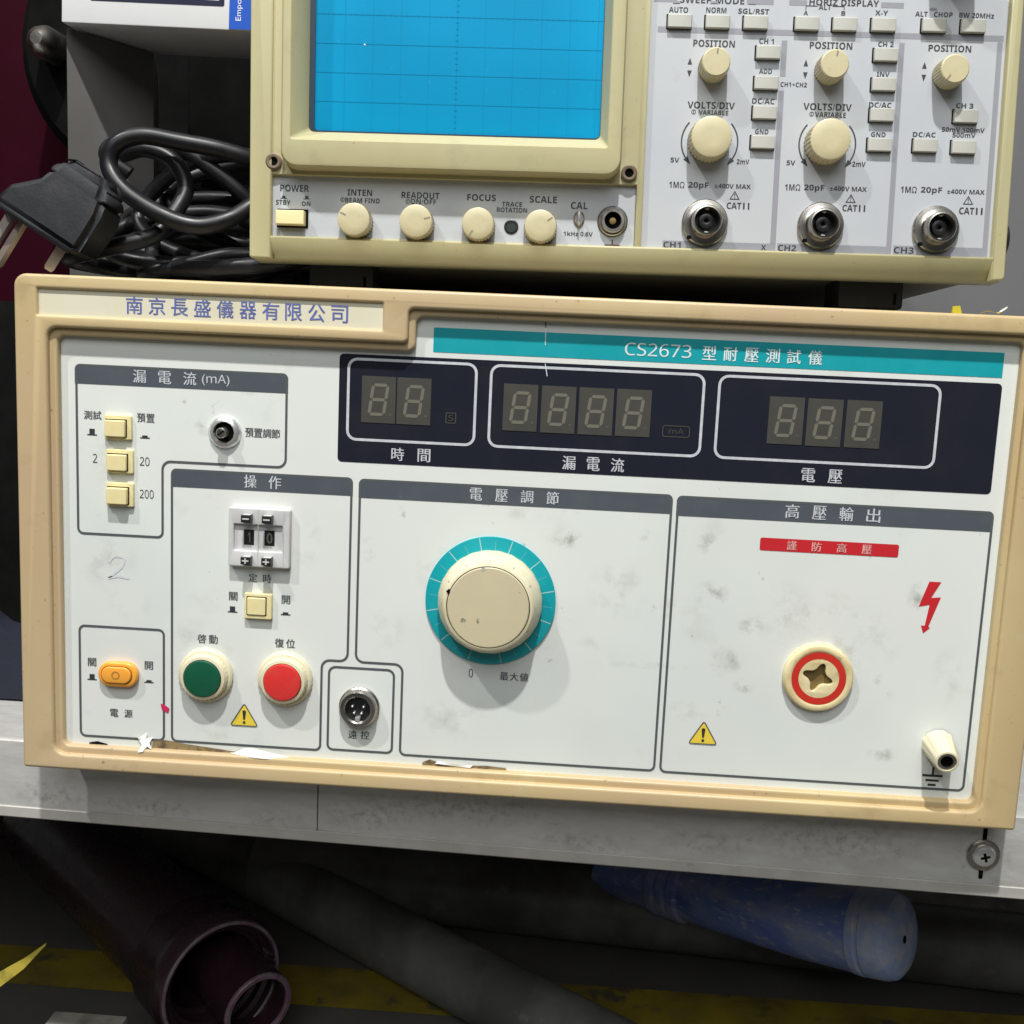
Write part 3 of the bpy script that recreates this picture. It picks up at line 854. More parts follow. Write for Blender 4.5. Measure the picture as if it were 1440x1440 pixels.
add('pointer_notch', flat('pointer_notch', [circle(-2.2, 13.9, 0.75, 12)], -12.05), M['key'], kn)
add('dirt_smudge', flat('dirt_smudge', [[V((-8.6 + 1.1 * math.cos(a * 0.7) * (1 + 0.35 * math.sin(a * 3)), -5.0 + 0.8 * math.sin(a * 0.7) * (1 + 0.4 * math.cos(a * 4)))) for a in range(9)]], -12.06), M['smudge'], kn)
add('dirt_smudge', flat('dirt_smudge', [[V((-3.4 + 0.5 * math.cos(a * 0.7), -4.9 + 1.0 * math.sin(a * 0.7))) for a in range(9)]], -12.06), M['smudge'], kn)
add('dirt_spot', flat('dirt_spot', [rounded([(-15.2, 5.2, 0.2), (-14.2, 4.3, 0.3), (-13.6, 5.6, 0.3), (-14.0, 6.4, 0.3)], 3)], -12.08), M['black_matte'], kn)

# --- high voltage output socket
hv = add('output_socket', lathe('output_socket', [(12.6, 0.0), (12.6, 1.6), (11.9, 2.6), (11.0, 2.9), (10.1, 2.7), (9.9, 2.6)], 64, cap=False), M['amber_ivory'], T, (293.0, 0, 52.0))
star = []
for k in range(64):
    a = 2 * math.pi * k / 64
    t = a - math.radians(72)
    c4 = 0.5 + 0.5 * math.cos(4 * t)
    star.append(V(((3.2 + 2.5 * c4 ** 1.8) * math.cos(a) - 0.3, (3.2 + 2.3 * c4 ** 1.8) * math.sin(a) + 0.3)))
add('socket_face', slab('socket_face', [circle(0, 0, 10.05, 64), star], -2.5, -0.4, 0.12), M['amber_ivory'], hv)
add('socket_depth', flat('socket_depth', [circle(0, 0, 7.0, 32)], -0.35), M['olive_dark'], hv)
add('red_ring', flat('red_ring', [circle(0, 0, 9.75, 64), circle(0, 0, 7.25, 64)], -2.56), M['red_ring'], hv)

# --- remote connector
rc = add('remote_socket', lathe('remote_socket', [(7.6, 0.0), (7.6, 1.0), (7.1, 1.5), (6.9, 3.6), (6.5, 4.2), (5.3, 4.3), (4.7, 3.6), (4.6, 0.6)], 48, cap=False), M['nickel'], T, (125.9, 0, 30.2))
add('socket_insert', flat('socket_insert', [circle(0, 0, 4.8, 32)], -1.6), M['black'], rc)
for x, z in ((-2.1, 0.9), (2.1, 0.9), (-1.4, -1.6), (1.4, -1.6)):
    add('pin', lathe('pin', [(0.45, 1.6), (0.45, 3.4), (0.2, 3.7)], 10), M['chrome'], rc, (x, 0, z))
add('key_tab', box_mesh('key_tab', -0.9, 0.9, -4.7, -3.0, -4.0, -1.5, 0.2), M['chrome'], rc)

# --- earth binding post
bp = add('binding_post', lathe('binding_post', [(5.9, 0.0), (5.8, 1.2), (5.2, 5.5), (4.6, 10.0), (4.2, 13.0), (3.9, 13.6), (3.3, 13.7), (3.2, 9.0)], 48, (12, 0.3, 4.4, 12.0), cap=False), M['ivory'], T, (338.3, 0, 29.2))
bp.rotation_euler = (math.radians(7), 0, math.radians(-3))
add('post_bush', lathe('post_bush', [(3.25, 9.0), (3.25, 13.3), (2.2, 13.3), (2.0, 9.0)], 28, cap=False), M['nickel'], bp)
add('post_bore', flat('post_bore', [circle(0, 0, 3.2, 24)], -9.2), M['black_matte'], bp)

# --- torn film along the panel's bottom edge
def sheet(name, rows, mat, parent):
    bm = bmesh.new()
    g = [[bm.verts.new(p) for p in r] for r in rows]
    for a, b in zip(g, g[1:]):
        for i in range(len(a) - 1):
            bm.faces.new((a[i], a[i + 1], b[i + 1], b[i]))
    return add(name, finish(bm, name, 60), mat, parent)


add('glue_patch', flat('glue_patch', [[V(p) for p in ((47.5, 12.0), (53, 12.4), (60, 11.4), (68, 10.7), (76, 9.9), (84, 9.0), (84, 8.2), (47, 8.2))]], -0.20), M['glue'], T)
add('glue_patch', flat('glue_patch', [[V(p) for p in ((150.3, 10.2), (153, 11.4), (157, 10.2), (168, 9.9), (174, 10.3), (181.4, 9.9), (182, 8.6), (150, 8.6))]], -0.20), M['glue'], T)
add('glue_patch', flat('glue_patch', [[V(p) for p in ((22.8, 9.6), (26, 10.3), (30, 9.4), (30, 8.6), (23, 8.6))]], -0.20), M['black_matte'], T)
sheet('torn_film', [[(77 + 3.1 * i, -0.6 - 2.6 * math.sin(i / 8 * math.pi), 9.2 - 0.12 * i) for i in range(9)],
                    [(79 + 2.9 * i, -0.35 - 1.4 * math.sin(i / 8 * math.pi), 9.3 - 0.12 * i + 4.3 * math.sin(min(1, i / 3) * math.pi / 2) * (1 - i / 8.3)) for i in range(9)]], M['film_white'], T)
curl = [(40.4, 14.2), (42.4, 12.9), (43.6, 13.8), (45.6, 15.3), (45.4, 13.0), (47.6, 13.4), (46.6, 11.4), (47.9, 9.2), (45.9, 10.1), (44.6, 8.4), (42.6, 7.9), (43.9, 10.6), (42.7, 12.1)]
bm = bmesh.new()
vs = [bm.verts.new((x, -0.5 - 0.5 * abs(math.sin(i * 1.9)) - (12.5 - min(z, 12.5)) * 0.55, z)) for i, (x, z) in enumerate(curl)]
c = bm.verts.new((44.9, -1.6, 11.9))
for i in range(len(vs)):
    bm.faces.new((vs[i - 1], vs[i], c))
add('torn_film', finish(bm, 'torn_film', 0), M['film_white'], T)
sheet('torn_film', [[(156 + 2.2 * i, -0.4 - 0.8 * math.sin(i / 6 * math.pi), 11.0 - 0.13 * i) for i in range(7)], [(155 + 2.2 * i, -1.0, 10.2 - 0.15 * i) for i in range(7)]], M['film_white'], T)

# ================================================================== the oscilloscope
SX, SY, SZ = V((0.9993, 0.0350, 0.0129)), V((-0.0344, 0.9983, -0.0467)), V((-0.0145, 0.0462, 0.9988))
S = thing('oscilloscope', 'cream analogue oscilloscope with blue screen, sitting tilted on top of the tester', 'oscilloscope')
S.matrix_world = Matrix(((SX.x, SY.x, SZ.x, 0.0806945), (SX.y, SY.y, SZ.y, 0.012), (SX.z, SY.z, SZ.z, 0.1929298), (0, 0, 0, 1)))
TOPZ = 150.0
# outer frame: rails left, right and bottom
add('left_rail', slab('left_rail', [rounded([(-1.6, 0.3, 1), (6.2, 0.3, 0), (6.2, TOPZ, 0), (-2.0, TOPZ, 1)], 4)], 0.0, 12, 0.6), M['cream'], S)
add('right_rail', slab('right_rail', [rounded([(266.7, 0.3, 0), (271.6, 0.3, 1.5), (270.9, TOPZ, 1), (266.9, TOPZ, 0)], 4)], 0.0, 14, 0.7), M['cream'], S)
prof = [(14, 8.2), (0.9, 8.4), (0.2, 8.1), (0.0, 7.5), (4.2, 0.9), (4.8, 0.1), (14, -0.2)]
rail = loft('bottom_rail', [[(x, y, z) for y, z in prof] for x in (-0.6, 271.4)])
bm = bmesh.new()
bm.from_mesh(rail)
bmesh.ops.holes_fill(bm, edges=[e for e in bm.edges if e.is_boundary])
bm.to_mesh(rail)
bm.free()
add('bottom_rail', rail, M['cream'], S)
add('case_body', box_mesh('case_body', 1, 269.5, 2, TOPZ - 1, 10, 330, 1.5), M['case'], S)
# screen side: backing plate and proud bezel
add('face_plate', slab('face_plate', [rounded([(5.6, 30.2, 0.4), (138.6, 30.2, 0.4), (138.6, TOPZ, 0), (5.6, TOPZ, 0)], 4), rrect(16, 126.5, 43, 136, 2)], 1.0, 4.0, 0.3), M['cream'], S)


def ring3(x0, x1, z0, z1, r, y, n=6):
    return [(p.x, y, p.y) for p in rrect(x0, x1, z0, z1, r, n)]


bz = [ring3(10.4, 131.9, 31.8, 141, 5.5, 1.2), ring3(10.6, 131.8, 31.9, 141, 5.5, -4.6), ring3(11.2, 131.2, 32.6, 140.4, 5.2, -5.7), ring3(12.4, 130.0, 33.8, 139.2, 4.6, -6.0),
      ring3(13.9, 127.0, 41.2, 137.0, 1.2, -6.0), ring3(14.4, 126.6, 41.6, 136.6, 1.2, -5.6), ring3(18.4, 124.5, 46.2, 132.0, 2.0, 4.6), ring3(18.5, 124.4, 46.4, 131.8, 2.0, 5.0)]
add('screen_bezel', loft('screen_bezel', bz), M['cream'], S)
scr = add('crt_screen', slab('crt_screen', [rrect(14, 128.5, 42, 136, 2)], 6.0, 8.0), M['screen'], S)
add('screen_gap_shade', slab('screen_gap_shade', [rrect(13, 129, 41, 137, 2), rrect(20.5, 124.2, 47.0, 132, 1.6)], 5.1, 5.9), M['screen_shade'], scr)  # dark ring painted for the bezel's inner shadow
bm = bmesh.new()
for k in range(11):
    x = 20.9 + 10.14 * k
    stroke_bm(bm, [V((x, 47.2)), V((x, 131.5))], 0.15, 5.94)
for k in range(9):
    z = 47.3 + 10.2 * k
    if k:
        stroke_bm(bm, [V((19, z)), V((124, z))], 0.15, 5.93)
for k in range(51):
    x = 20.9 + 2.028 * k
    for zc in (88.1, 78.0 - 20.4 + 40.8):
        stroke_bm(bm, [V((x, zc - 0.5)), V((x, zc + 0.5))], 0.2, 5.92)
for k in range(41):
    z = 47.3 + 2.04 * k
    stroke_bm(bm, [V((71.1, z)), V((72.1, z))], 0.2, 5.91)
add('graticule', finish(bm, 'graticule', 0, False), M['grid'], scr)
add('light_speck', flat('light_speck', [circle(38.2, 77.8, 0.32, 8)], 5.9), M['film_white'], scr)
for x, z in ((6.9, 34.6), (135.1, 34.2)):
    h_ = add('bezel_screw', lathe('bezel_screw', [(2.9, -1.2), (2.9, 0.1), (2.4, 0.4), (1.6, 0.3), (1.5, -0.6)], 28, cap=False), material('brown_screw_cup', (0.16, 0.115, 0.075), 0.5), S, (x, 0, z))
    add('screw_hole', flat('screw_hole', [circle(0, 0, 1.7, 20)], 0.5), M['black_matte'], h_)
# control panels
SP = 3.0
sp = add('lower_panel', slab('lower_panel', [rrect(4.2, 138.0, 7.6, 30.3, 0.2)], SP, SP + 1.5), M['scope_panel'], S)
cp = add('control_panel', slab('control_panel', [rrect(140.6, 267.2, 7.6, TOPZ, 0.2)], SP, SP + 1.5), M['scope_panel'], S)
add('panel_divider', box_mesh('panel_divider', 138.1, 140.5, 7.7, TOPZ, 0.9, 5, 0.3), M['cream'], S)
PB = M['dark_ink']
Y1, Y2 = SP - 0.10, SP - 0.18
words(S, PB, Y1, [
    ('POWER', 8.8, 19.3, 27.0, 24.6), ('STBY', 7.3, 12.6, 21.5, 19.8, 0), ('ON', 16.7, 19.9, 21.2, 19.6, 0), ('INTEN', 33.4, 42.4, 26.0, 23.8), ('BEAM FIND', 32.6, 45.2, 23.0, 21.3, 0),
    ('READOUT', 53.1, 66.9, 25.7, 23.4), ('ON/OFF', 56.4, 65.8, 23.3, 21.5, 0), ('FOCUS', 77.0, 87.4, 25.6, 23.3), ('SCALE', 99.7, 109.6, 25.6, 23.2), ('TRACE', 89.7, 97.0, 23.2, 21.6, 0),
    ('ROTATION', 87.9, 98.9, 21.2, 19.5, 0), ('CAL', 114.7, 120.8, 23.9, 21.4), ('1kHz 0.6V', 112.4, 123.0, 13.4, 11.8, 0)])
for x in (31.0, 54.8):
    bm = bmesh.new()
    stroke_bm(bm, circle(x + 0.6, 22.3, 0.7, 14), 0.2, Y1, True)
    stroke_bm(bm, [V((x + 0.6, 21.9)), V((x + 0.6, 22.8))], 0.2, Y1)
    add('push_symbol', finish(bm, 'push_symbol', 0, False), PB, S)
for x0, tall in ((8.9, 1.0), (17.3, 1.2)):
    add('button_symbol', flat('button_symbol', [[V(p) for p in ((x0, 22.0), (x0 + 2.4, 22.0), (x0 + 2.4, 22.25), (x0 + 1.8, 22.25), (x0 + 1.8, 22.0 + tall), (x0 + 0.6, 22.0 + tall), (x0 + 0.6, 22.25), (x0, 22.25))]], Y1), PB, S)
add('earth_symbol', stroke('earth_symbol', [([(127.4, 8.9), (133.0, 8.9)], False), ([(130.2, 8.9), (130.2, 10.9)], False)], 0.45, Y1), material('maroon_print', (0.12, 0.02, 0.03), 0.5), S)
words(S, PB, Y1, [
    ('SWEEP MODE', 150.8, 173.6, 96.7, 94.3), ('HORIZ DISPLAY', 196.6, 221.2, 96.9, 94.7),
    ('AUTO', 147.0, 153.8, 92.8, 90.9, 0), ('NORM', 160.2, 167.4, 93.0, 91.1, 0), ('SGL/RST', 171.6, 182.6, 92.9, 91.1, 0), ('A', 194.8, 196.3, 92.7, 91.2, 0), ('B', 208.1, 209.5, 92.9, 91.4, 0),
    ('X-Y', 220.1, 224.6, 93.5, 91.8, 0), ('ALT', 200.0, 204.4, 95.0, 93.2, 0), ('ALT', 234.2, 238.6, 93.5, 91.8, 0), ('CHOP', 240.8, 247.4, 93.5, 91.8, 0), ('BW 20MHz', 249.7, 262.0, 93.5, 91.8, 0),
    ('POSITION', 156.2, 171.0, 81.8, 79.4), ('CH 1', 179.6, 184.8, 82.8, 81.0, 0), ('ADD', 180.1, 184.7, 72.4, 70.7, 0), ('CH1+CH2', 188.0, 197.4, 68.0, 66.4, 0), ('DC/AC', 178.2, 186.2, 62.1, 60.2, 0), ('GND', 179.8, 184.6, 51.4, 49.7, 0),
    ('VOLTS/DIV', 155.2, 172.1, 60.4, 58.0), ('VARIABLE', 159.3, 169.9, 57.5, 55.9, 0.006), ('5V', 150.0, 153.1, 40.6, 38.9, 0), ('2mV', 173.8, 178.3, 40.7, 39.0, 0),
    ('1MΩ', 149.9, 155.4, 32.2, 30.0, 0.006), ('20pF', 156.8, 164.1, 32.2, 29.6, 0.006), ('±400V MAX', 166.3, 179.3, 31.9, 30.3, 0.004), ('CAT', 171.0, 176.3, 25.4, 23.1), ('Ⅱ', 176.9, 179.2, 25.4, 23.1),
    ('CH1', 148.8, 155.1, 10.8, 8.6), ('X', 184.2, 186.0, 10.7, 8.8),
    ('POSITION', 197.6, 212.7, 82.2, 79.8), ('CH 2', 221.8, 227.3, 82.8, 81.1, 0), ('INV', 222.0, 226.5, 72.5, 70.8, 0), ('DC/AC', 219.9, 227.9, 61.9, 60.0, 0), ('GND', 221.3, 226.5, 51.6, 49.9, 0),
    ('VOLTS/DIV', 196.6, 213.8, 61.0, 58.6), ('VARIABLE', 200.9, 211.9, 58.0, 56.2, 0.006), ('1MΩ', 191.6, 197.1, 32.5, 30.3, 0.006), ('20pF', 198.5, 205.8, 32.5, 29.9, 0.006), ('±400V MAX', 207.8, 221.0, 32.2, 30.6, 0.004),
    ('CAT', 212.7, 218.0, 25.8, 23.5), ('Ⅱ', 218.6, 220.9, 25.8, 23.5), ('CH2', 190.3, 196.9, 10.9, 8.7), ('5V', 191.7, 194.8, 40.8, 39.1, 0), ('2mV', 215.2, 220.0, 41.1, 39.3, 0),
    ('POSITION', 239.7, 254.8, 82.3, 80.0), ('CH 3', 250.9, 257.0, 62.4, 60.7, 0), ('50mV·100mV', 246.4, 261.6, 54.0, 52.4, 0.004), ('500mV', 250.3, 258.5, 52.2, 50.5, 0.004), ('DC/AC', 236.2, 244.3, 52.0, 50.3, 0),
    ('1MΩ', 233.2, 238.9, 32.9, 30.7, 0.006), ('20pF', 240.4, 248.0, 32.9, 30.3, 0.006), ('±400V MAX', 249.8, 263.2, 32.4, 30.8, 0.004), ('CAT', 254.6, 260.0, 26.1, 23.7), ('Ⅱ', 260.6, 263.0, 26.1, 23.7), ('CH3', 232.1, 239.3, 11.4, 9.1)])
# grey bars that divide the panel
gb = M['grey_bar']


def bar(x0, x1, z0, z1, y=SP - 0.05):
    add('grey_bar', flat('grey_bar', [[V((x0, z0)), V((x1, z0)), V((x1, z1)), V((x0, z1))]], y), gb, S)


bar(143.3, 266.0, 84.0, 86.0)
for x0, x1 in ((141.5, 149.8), (174.5, 184.0), (189.5, 195.8), (222.0, 230.0)):
    bar(x0, x1, 94.4, 96.3)
bar(187.6, 189.6, 69.9, 82.3)
bar(187.4, 189.4, 11.3, 65.0)
bar(229.3, 231.2, 11.4, 82.6)
bar(263.9, 265.8, 9.2, 83.8)
bar(148.5, 189.4, 8.5, 11.2, SP - 0.06)
bar(190.0, 231.2, 8.5, 11.4, SP - 0.06)
bar(231.9, 265.8, 8.5, 11.9, SP - 0.06)
for x, z in ((149.6, 94.4), (162.9, 94.7), (176.4, 94.8), (240.4, 94.5)):
    bar(x - 1.3, x + 1.3, z - 0.35, z + 0.35, Y2)
add('alt_bracket', stroke('alt_bracket', [([(195.5, 93.0), (195.5, 94.4), (199.6, 94.4)], False), ([(204.8, 94.5), (209.0, 94.5), (209.0, 93.2)], False)], 0.25, Y1), PB, S)
# small triangles, arrows and rotary arcs
for x, zu, zd in ((155.3, 74.3, 70.0), (196.6, 74.8, 70.5), (238.7, 75.1, 70.8)):
    add('up_arrow', flat('up_arrow', [[V((x - 0.8, zu - 1.1)), V((x + 0.8, zu - 1.1)), V((x, zu + 1.2))]], Y1), PB, S)
    add('down_arrow', flat('down_arrow', [[V((x - 0.8, zd + 1.1)), V((x, zd - 1.2)), V((x + 0.8, zd + 1.1))]], Y1), PB, S)
for cx, cz in ((163.7, 46.3), (205.9, 46.7)):
    bm = bmesh.new()
    for sg in (-1, 1):
        pts = []
        for k in range(13):
            a = math.radians(-34 + 76 * k / 12)
            pts.append(V((cx + sg * 10.1 * math.cos(a), cz + 10.1 * math.sin(a))))
        stroke_bm(bm, pts, 0.5, Y1)
        tip = V((cx + sg * 6.6, cz - 7.9))
        bse = pts[0]
        d = (tip - bse).normalized()
        n_ = V((-d.y, d.x))
        f = bm.faces.new([bm.verts.new((q.x, Y1 - 0.02, q.y)) for q in (bse + n_ * 0.95, bse - n_ * 0.95, tip)])
        f.normal_update()
        if f.normal.y > 0:
            f.normal_flip()
    add('rotary_arrow', finish(bm, 'rotary_arrow', 0, False), PB, S)
    bm = bmesh.new()
    stroke_bm(bm, circle(cx - 6.2, cz + 10.5, 0.75, 14), 0.2, Y1, True)
    stroke_bm(bm, [V((cx - 6.2, cz + 10.0)), V((cx - 6.2, cz + 11.0))], 0.25, Y1)
    add('push_symbol', finish(bm, 'push_symbol', 0, False), PB, S)
for x, z in ((173.7, 27.9), (215.5, 28.0), (257.6, 28.6)):
    bm = bmesh.new()
    stroke_bm(bm, [V(p) for p in ((x - 1.6, z - 1.3), (x + 1.6, z - 1.3), (x, z + 1.4))], 0.28, Y1, True)
    stroke_bm(bm, [V((x, z - 0.2)), V((x, z + 0.6))], 0.3, Y1)
    stroke_bm(bm, [V((x, z - 0.9)), V((x, z - 0.6))], 0.3, Y1)
    add('warning_symbol', finish(bm, 'warning_symbol', 0, False), PB, S)

# grey push keys
key_base = slab('key_well', [rrect(-4.55, 4.55, -2.55, 2.55, 0.2)], SP - 0.25, SP + 0.4)
key_base.materials.append(M['black_matte'])
key_cap = slab('key_cap', [rrect(-4.15, 4.3, -2.4, 2.2, 0.3)], SP - 2.0, SP + 0.2, 0.3)
key_cap.materials.append(M['key'])
for x, z in ((150.8, 87.7), (164.2, 87.8), (177.7, 87.9), (195.8, 88.0), (209.2, 88.1), (222.9, 88.3), (240.7, 88.6), (254.5, 88.7),
             (182.7, 77.8), (182.6, 67.3), (182.6, 57.0), (182.5, 46.7), (224.4, 78.1), (224.3, 67.9), (224.3, 57.4), (224.2, 47.0), (254.1, 57.7), (254.1, 47.0), (240.4, 47.2)):
    k = add('push_key', key_base, None, S, (x, 0, z))
    add('key_cap', key_cap, None, k)
# power key
k = add('power_key', slab('power_key', [rrect(-5.7, 5.7, -3.3, 3.3, 0.2)], SP - 0.3, SP + 0.4), M['black_matte'], S, (13.5, 0, 15.0))
add('key_cap', slab('key_cap', [rrect(-5.4, 4.9, -2.7, 2.4, 0.3)], SP - 4.2, SP + 0.2, 0.35), M['switch'], k)


# knobs
def knob(x, z, r, h, pointer=None, mat='knob'):
    me = lathe('knob', [(r, 0.2), (r, h * 0.55), (r * 0.975, h * 0.86), (r * 0.93, h * 0.97), (r * 0.86, h), (r * 0.4, h)], 128, (32, r * 0.06, r * 0.94, h * 0.93))
    o = add('knob', me, M[mat], S, (x, SP, z))
    if pointer is not None:
        a = math.radians(pointer)
        add('pointer', stroke('pointer', [([(r * 0.5 * math.cos(a), r * 0.5 * math.sin(a)), (r * 0.86 * math.cos(a), r * 0.86 * math.sin(a))], False)], 0.6, -h - 0.05), M['pointer'], o)
    return o


knob(36.9, 14.4, 6.1, 7.5, 155)
knob(59.2, 14.4, 6.2, 7.5, 15)
knob(81.5, 14.2, 6.0, 7.5, 235)
knob(103.9, 14.1, 6.0, 7.5, 35)
for x, z, p in ((163.5, 72.0, 85), (204.9, 72.4, 80), (246.8, 71.9, 235)):
    knob(x, z, 5.3, 8.6, p)
for x, z in ((163.2, 46.5), (205.0, 46.8)):
    knob(x, z, 7.6, 8.6)
knob(245.5, 112.5, 8.0, 14.0, 90)
# trace-rotation trimmer, calibrator lug, ground jack
tr = add('trimmer', lathe('trimmer', [(2.6, -0.2), (2.6, 0.3), (2.2, 0.5), (2.0, 0.5), (1.9, 0.0)], 24, cap=False), M['black'], S, (93.3, SP, 14.4))
add('trimmer_slot', flat('trimmer_slot', [circle(0, 0, 2.0, 20)], -0.16), material('dark_green_trimmer', (0.02, 0.03, 0.022), 0.4), tr)
cal = add('calibrator_lug', lathe('calibrator_lug', [(2.0, 0.0), (2.0, 0.5), (1.6, 0.8)], 20), M['nickel'], S, (117.8, SP, 17.9))
cal.scale = (1, 1, 1.4)
add('lug_loop', tube('lug_loop', smooth_path([(0, -0.6, -1.5), (0.0, -2.8, -1.2), (0, -3.4, 0), (0, -2.8, 1.2), (0, -0.6, 1.5)], 6), 0.42, 8), M['chrome'], cal)
gj = add('ground_jack', lathe('ground_jack', [(5.3, 0.0), (5.3, 0.8), (4.9, 1.2), (4.5, 1.2), (4.4, 2.4), (4.0, 2.9), (3.1, 2.9), (2.9, 2.2), (2.8, 0.3)], 40, cap=False), M['nickel'], S, (130.0, SP, 17.4))
add('jack_ring', lathe('jack_ring', [(5.55, 0.02), (5.5, 0.35), (5.3, 0.4)], 40, cap=False), M['black'], gj)
add('jack_bore', flat('jack_bore', [circle(0, 0, 3.0, 24)], -0.5), M['black_matte'], gj)
add('jack_pin', lathe('jack_pin', [(1.2, 0.5), (1.2, 1.6), (0.8, 1.8)], 16), M['olive_dark'], gj)
# input connectors
for x, z in ((163.3, 17.9), (205.0, 18.0), (246.4, 18.0)):
    b = add('input_connector', lathe('input_connector', [(8.3, 0.0), (8.3, 1.5), (7.9, 2.0), (7.2, 2.1), (6.0, 2.2), (5.6, 2.4), (5.4, 6.9), (5.1, 7.4), (4.6, 7.5), (4.4, 7.0), (4.3, 1.5)], 48, cap=False), M['nickel'], S, (x, SP, z))
    add('connector_bore', flat('connector_bore', [circle(0, 0, 4.4, 28)], -2.0), M['black'], b)
    add('insulator', lathe('insulator', [(2.6, 2.0), (2.6, 4.6), (1.5, 4.9), (0.8, 4.7), (0.7, 3.0)], 24), M['black'], b)
    for sg in (-1, 1):
        add('bayonet_lug', lathe('bayonet_lug', [(0.9, 0.0), (0.9, 1.2), (0.6, 1.4)], 12), M['chrome'], b, (0, -5.2, sg * 5.2)).rotation_euler = (math.radians(90 * sg), 0, 0)
    add('nut_notch', box_mesh('nut_notch', -0.7, 0.7, -0.6, 0.6, -2.2, -1.0), M['black_matte'], b, (-5.6, 0, -5.6))
# handle hub on the right side and the feet beneath
hub = add('handle_hub', lathe('handle_hub', [(7.5, 0.0), (7.5, 2.6), (6.4, 3.6)], 32), M['black'], S, (270.6, 11, 15.8))
hub.rotation_euler = (0, 0, math.radians(90))
for x in (28, 231):
    ft = add('rubber_foot', box_mesh('rubber_foot', -12.5, 12.5, -9.2, 1.8, 0, 22, 1.4), M['rubber'], S, (x, 24, 0))
    add('foot_rib', box_mesh('foot_rib', 8.6, 9.6, -7.4, -3.2, -0.5, 0.6, 0.1), M['black_matte'], ft)

# ================================================================== clutter on the shelf and on the tester
# --- black mains lead coiled beside the oscilloscope
lead = thing('mains_lead', 'black mains lead with moulded plug, coiled on the tester beside the oscilloscope', 'power cable', (40, 60, 184))
LO = V((40, 60, 184))


def P(x, y, z):
    return V((x, y, z)) - LO


loop1 = smooth_path([P(88, 70, 229), P(75, 44, 231), P(62, 36, 234), P(46, 32, 236), P(33, 28, 237), P(24, 26, 233), P(22, 25, 225), P(29, 22, 216), P(43, 20, 208), P(56, 22, 204.5), P(68, 26, 208), P(78, 34, 216), P(86, 60, 222), P(80, 95, 224), P(52, 100, 226), P(36, 84, 228)], 8)
add('cord', tube('cord', loop1, 3.3, 12), M['cord'], lead)
loop2 = smooth_path([P(20, 42, 232), P(30, 40, 234), P(41, 40, 230), P(46, 40, 220), P(43, 34, 209), P(38, 28, 201), P(27, 24, 196.5), P(13, 24, 193), P(4, 30, 191), P(4, 50, 190), P(22, 70, 188), P(56, 72, 188), P(86, 58, 188)], 8)
add('cord', tube('cord', loop2, 3.2, 12), M['cord'], lead)
loop3 = smooth_path([P(19, 52, 226), P(11, 50, 232), P(13, 52, 237), P(24, 56, 239), P(40, 60, 236), P(62, 66, 220), P(74, 70, 204), P(60, 54, 194), P(36, 46, 189), P(28, 60, 188), P(50, 90, 190), P(84, 80, 196)], 8)
add('cord', tube('cord', loop3, 3.2, 12), M['cord'], lead)
loop4 = smooth_path([P(86, 40, 196), P(64, 36, 195), P(45, 36, 190), P(30, 40, 187.6), P(26, 66, 187.4), P(60, 86, 187.5), P(90, 66, 189)], 8)
add('cord', tube('cord', loop4, 3.0, 12), M['cord'], lead)
for k, (cx, cy, cz, rx, rz, ph, lean) in enumerate(((56, 58, 214, 36, 22, 0.4, 0.5), (52, 66, 207, 40, 15, 1.3, 0.8), (50, 50, 201, 38, 11, 2.2, 0.9), (58, 74, 219, 30, 17, 3.0, 0.3), (44, 78, 198, 40, 9, 0.9, 1.4), (62, 48, 198, 34, 9, 2.6, 1.2))):
    ring = []
    for i in range(14):
        a = ph + i * 2 * math.pi / 14
        ring.append(P(cx + rx * math.cos(a) + 2 * math.sin(3 * a + k), cy + 14 * math.sin(a) * lean + 4 * math.cos(2 * a + k), max(187.2, cz + rz * math.sin(a) + 1.8 * math.sin(2 * a + 2 * k))))
    add('cord', tube('cord', smooth_path(ring, 7, True) + [ring[0]], 3.1, 12, cap=False), M['cord'], lead)
# plug: wedge-shaped moulded body, its pins pointing down to the left
ax = V((-0.50, -0.10, -0.86)).normalized()          # pin direction
sd = V((0.86, -0.08, -0.50)).normalized()           # across the plug
dp = ax.cross(sd).normalized()


def plug_ring(t, w0, w1, d):
    c = PC - ax * t
    return [c + sd * w0 - dp * d, c + sd * w1 - dp * d, c + sd * w1 + dp * d, c + sd * w0 + dp * d]


PC = P(6.5, 6, 197.5)
body = [plug_ring(0, -19, 16.5, 8), plug_ring(1.0, -19.6, 17, 9), plug_ring(9, -16.5, 17.5, 9.5), plug_ring(16.5, -8.5, 17.5, 9.5), plug_ring(22, -6.6, 16, 9), plug_ring(22.6, -5.6, 14.5, 8.8), plug_ring(27.5, -5.2, 13, 8), plug_ring(28.5, -4.0, 11.5, 6.5)]
pm = loft('plug_body', body, True)
bmx = bmesh.new()
bmx.from_mesh(pm)
bmesh.ops.holes_fill(bmx, edges=[e for e in bmx.edges if e.is_boundary])
bmesh.ops.bevel(bmx, geom=[e for e in bmx.edges if len(e.link_faces) == 2 and e.calc_face_angle() > 0.6], offset=0.0022, segments=3, affect='EDGES')
bmesh.ops.recalc_face_normals(bmx, faces=bmx.faces)
bmx.to_mesh(pm)
bmx.free()
pb = add('plug', pm, M['plug'], lead)
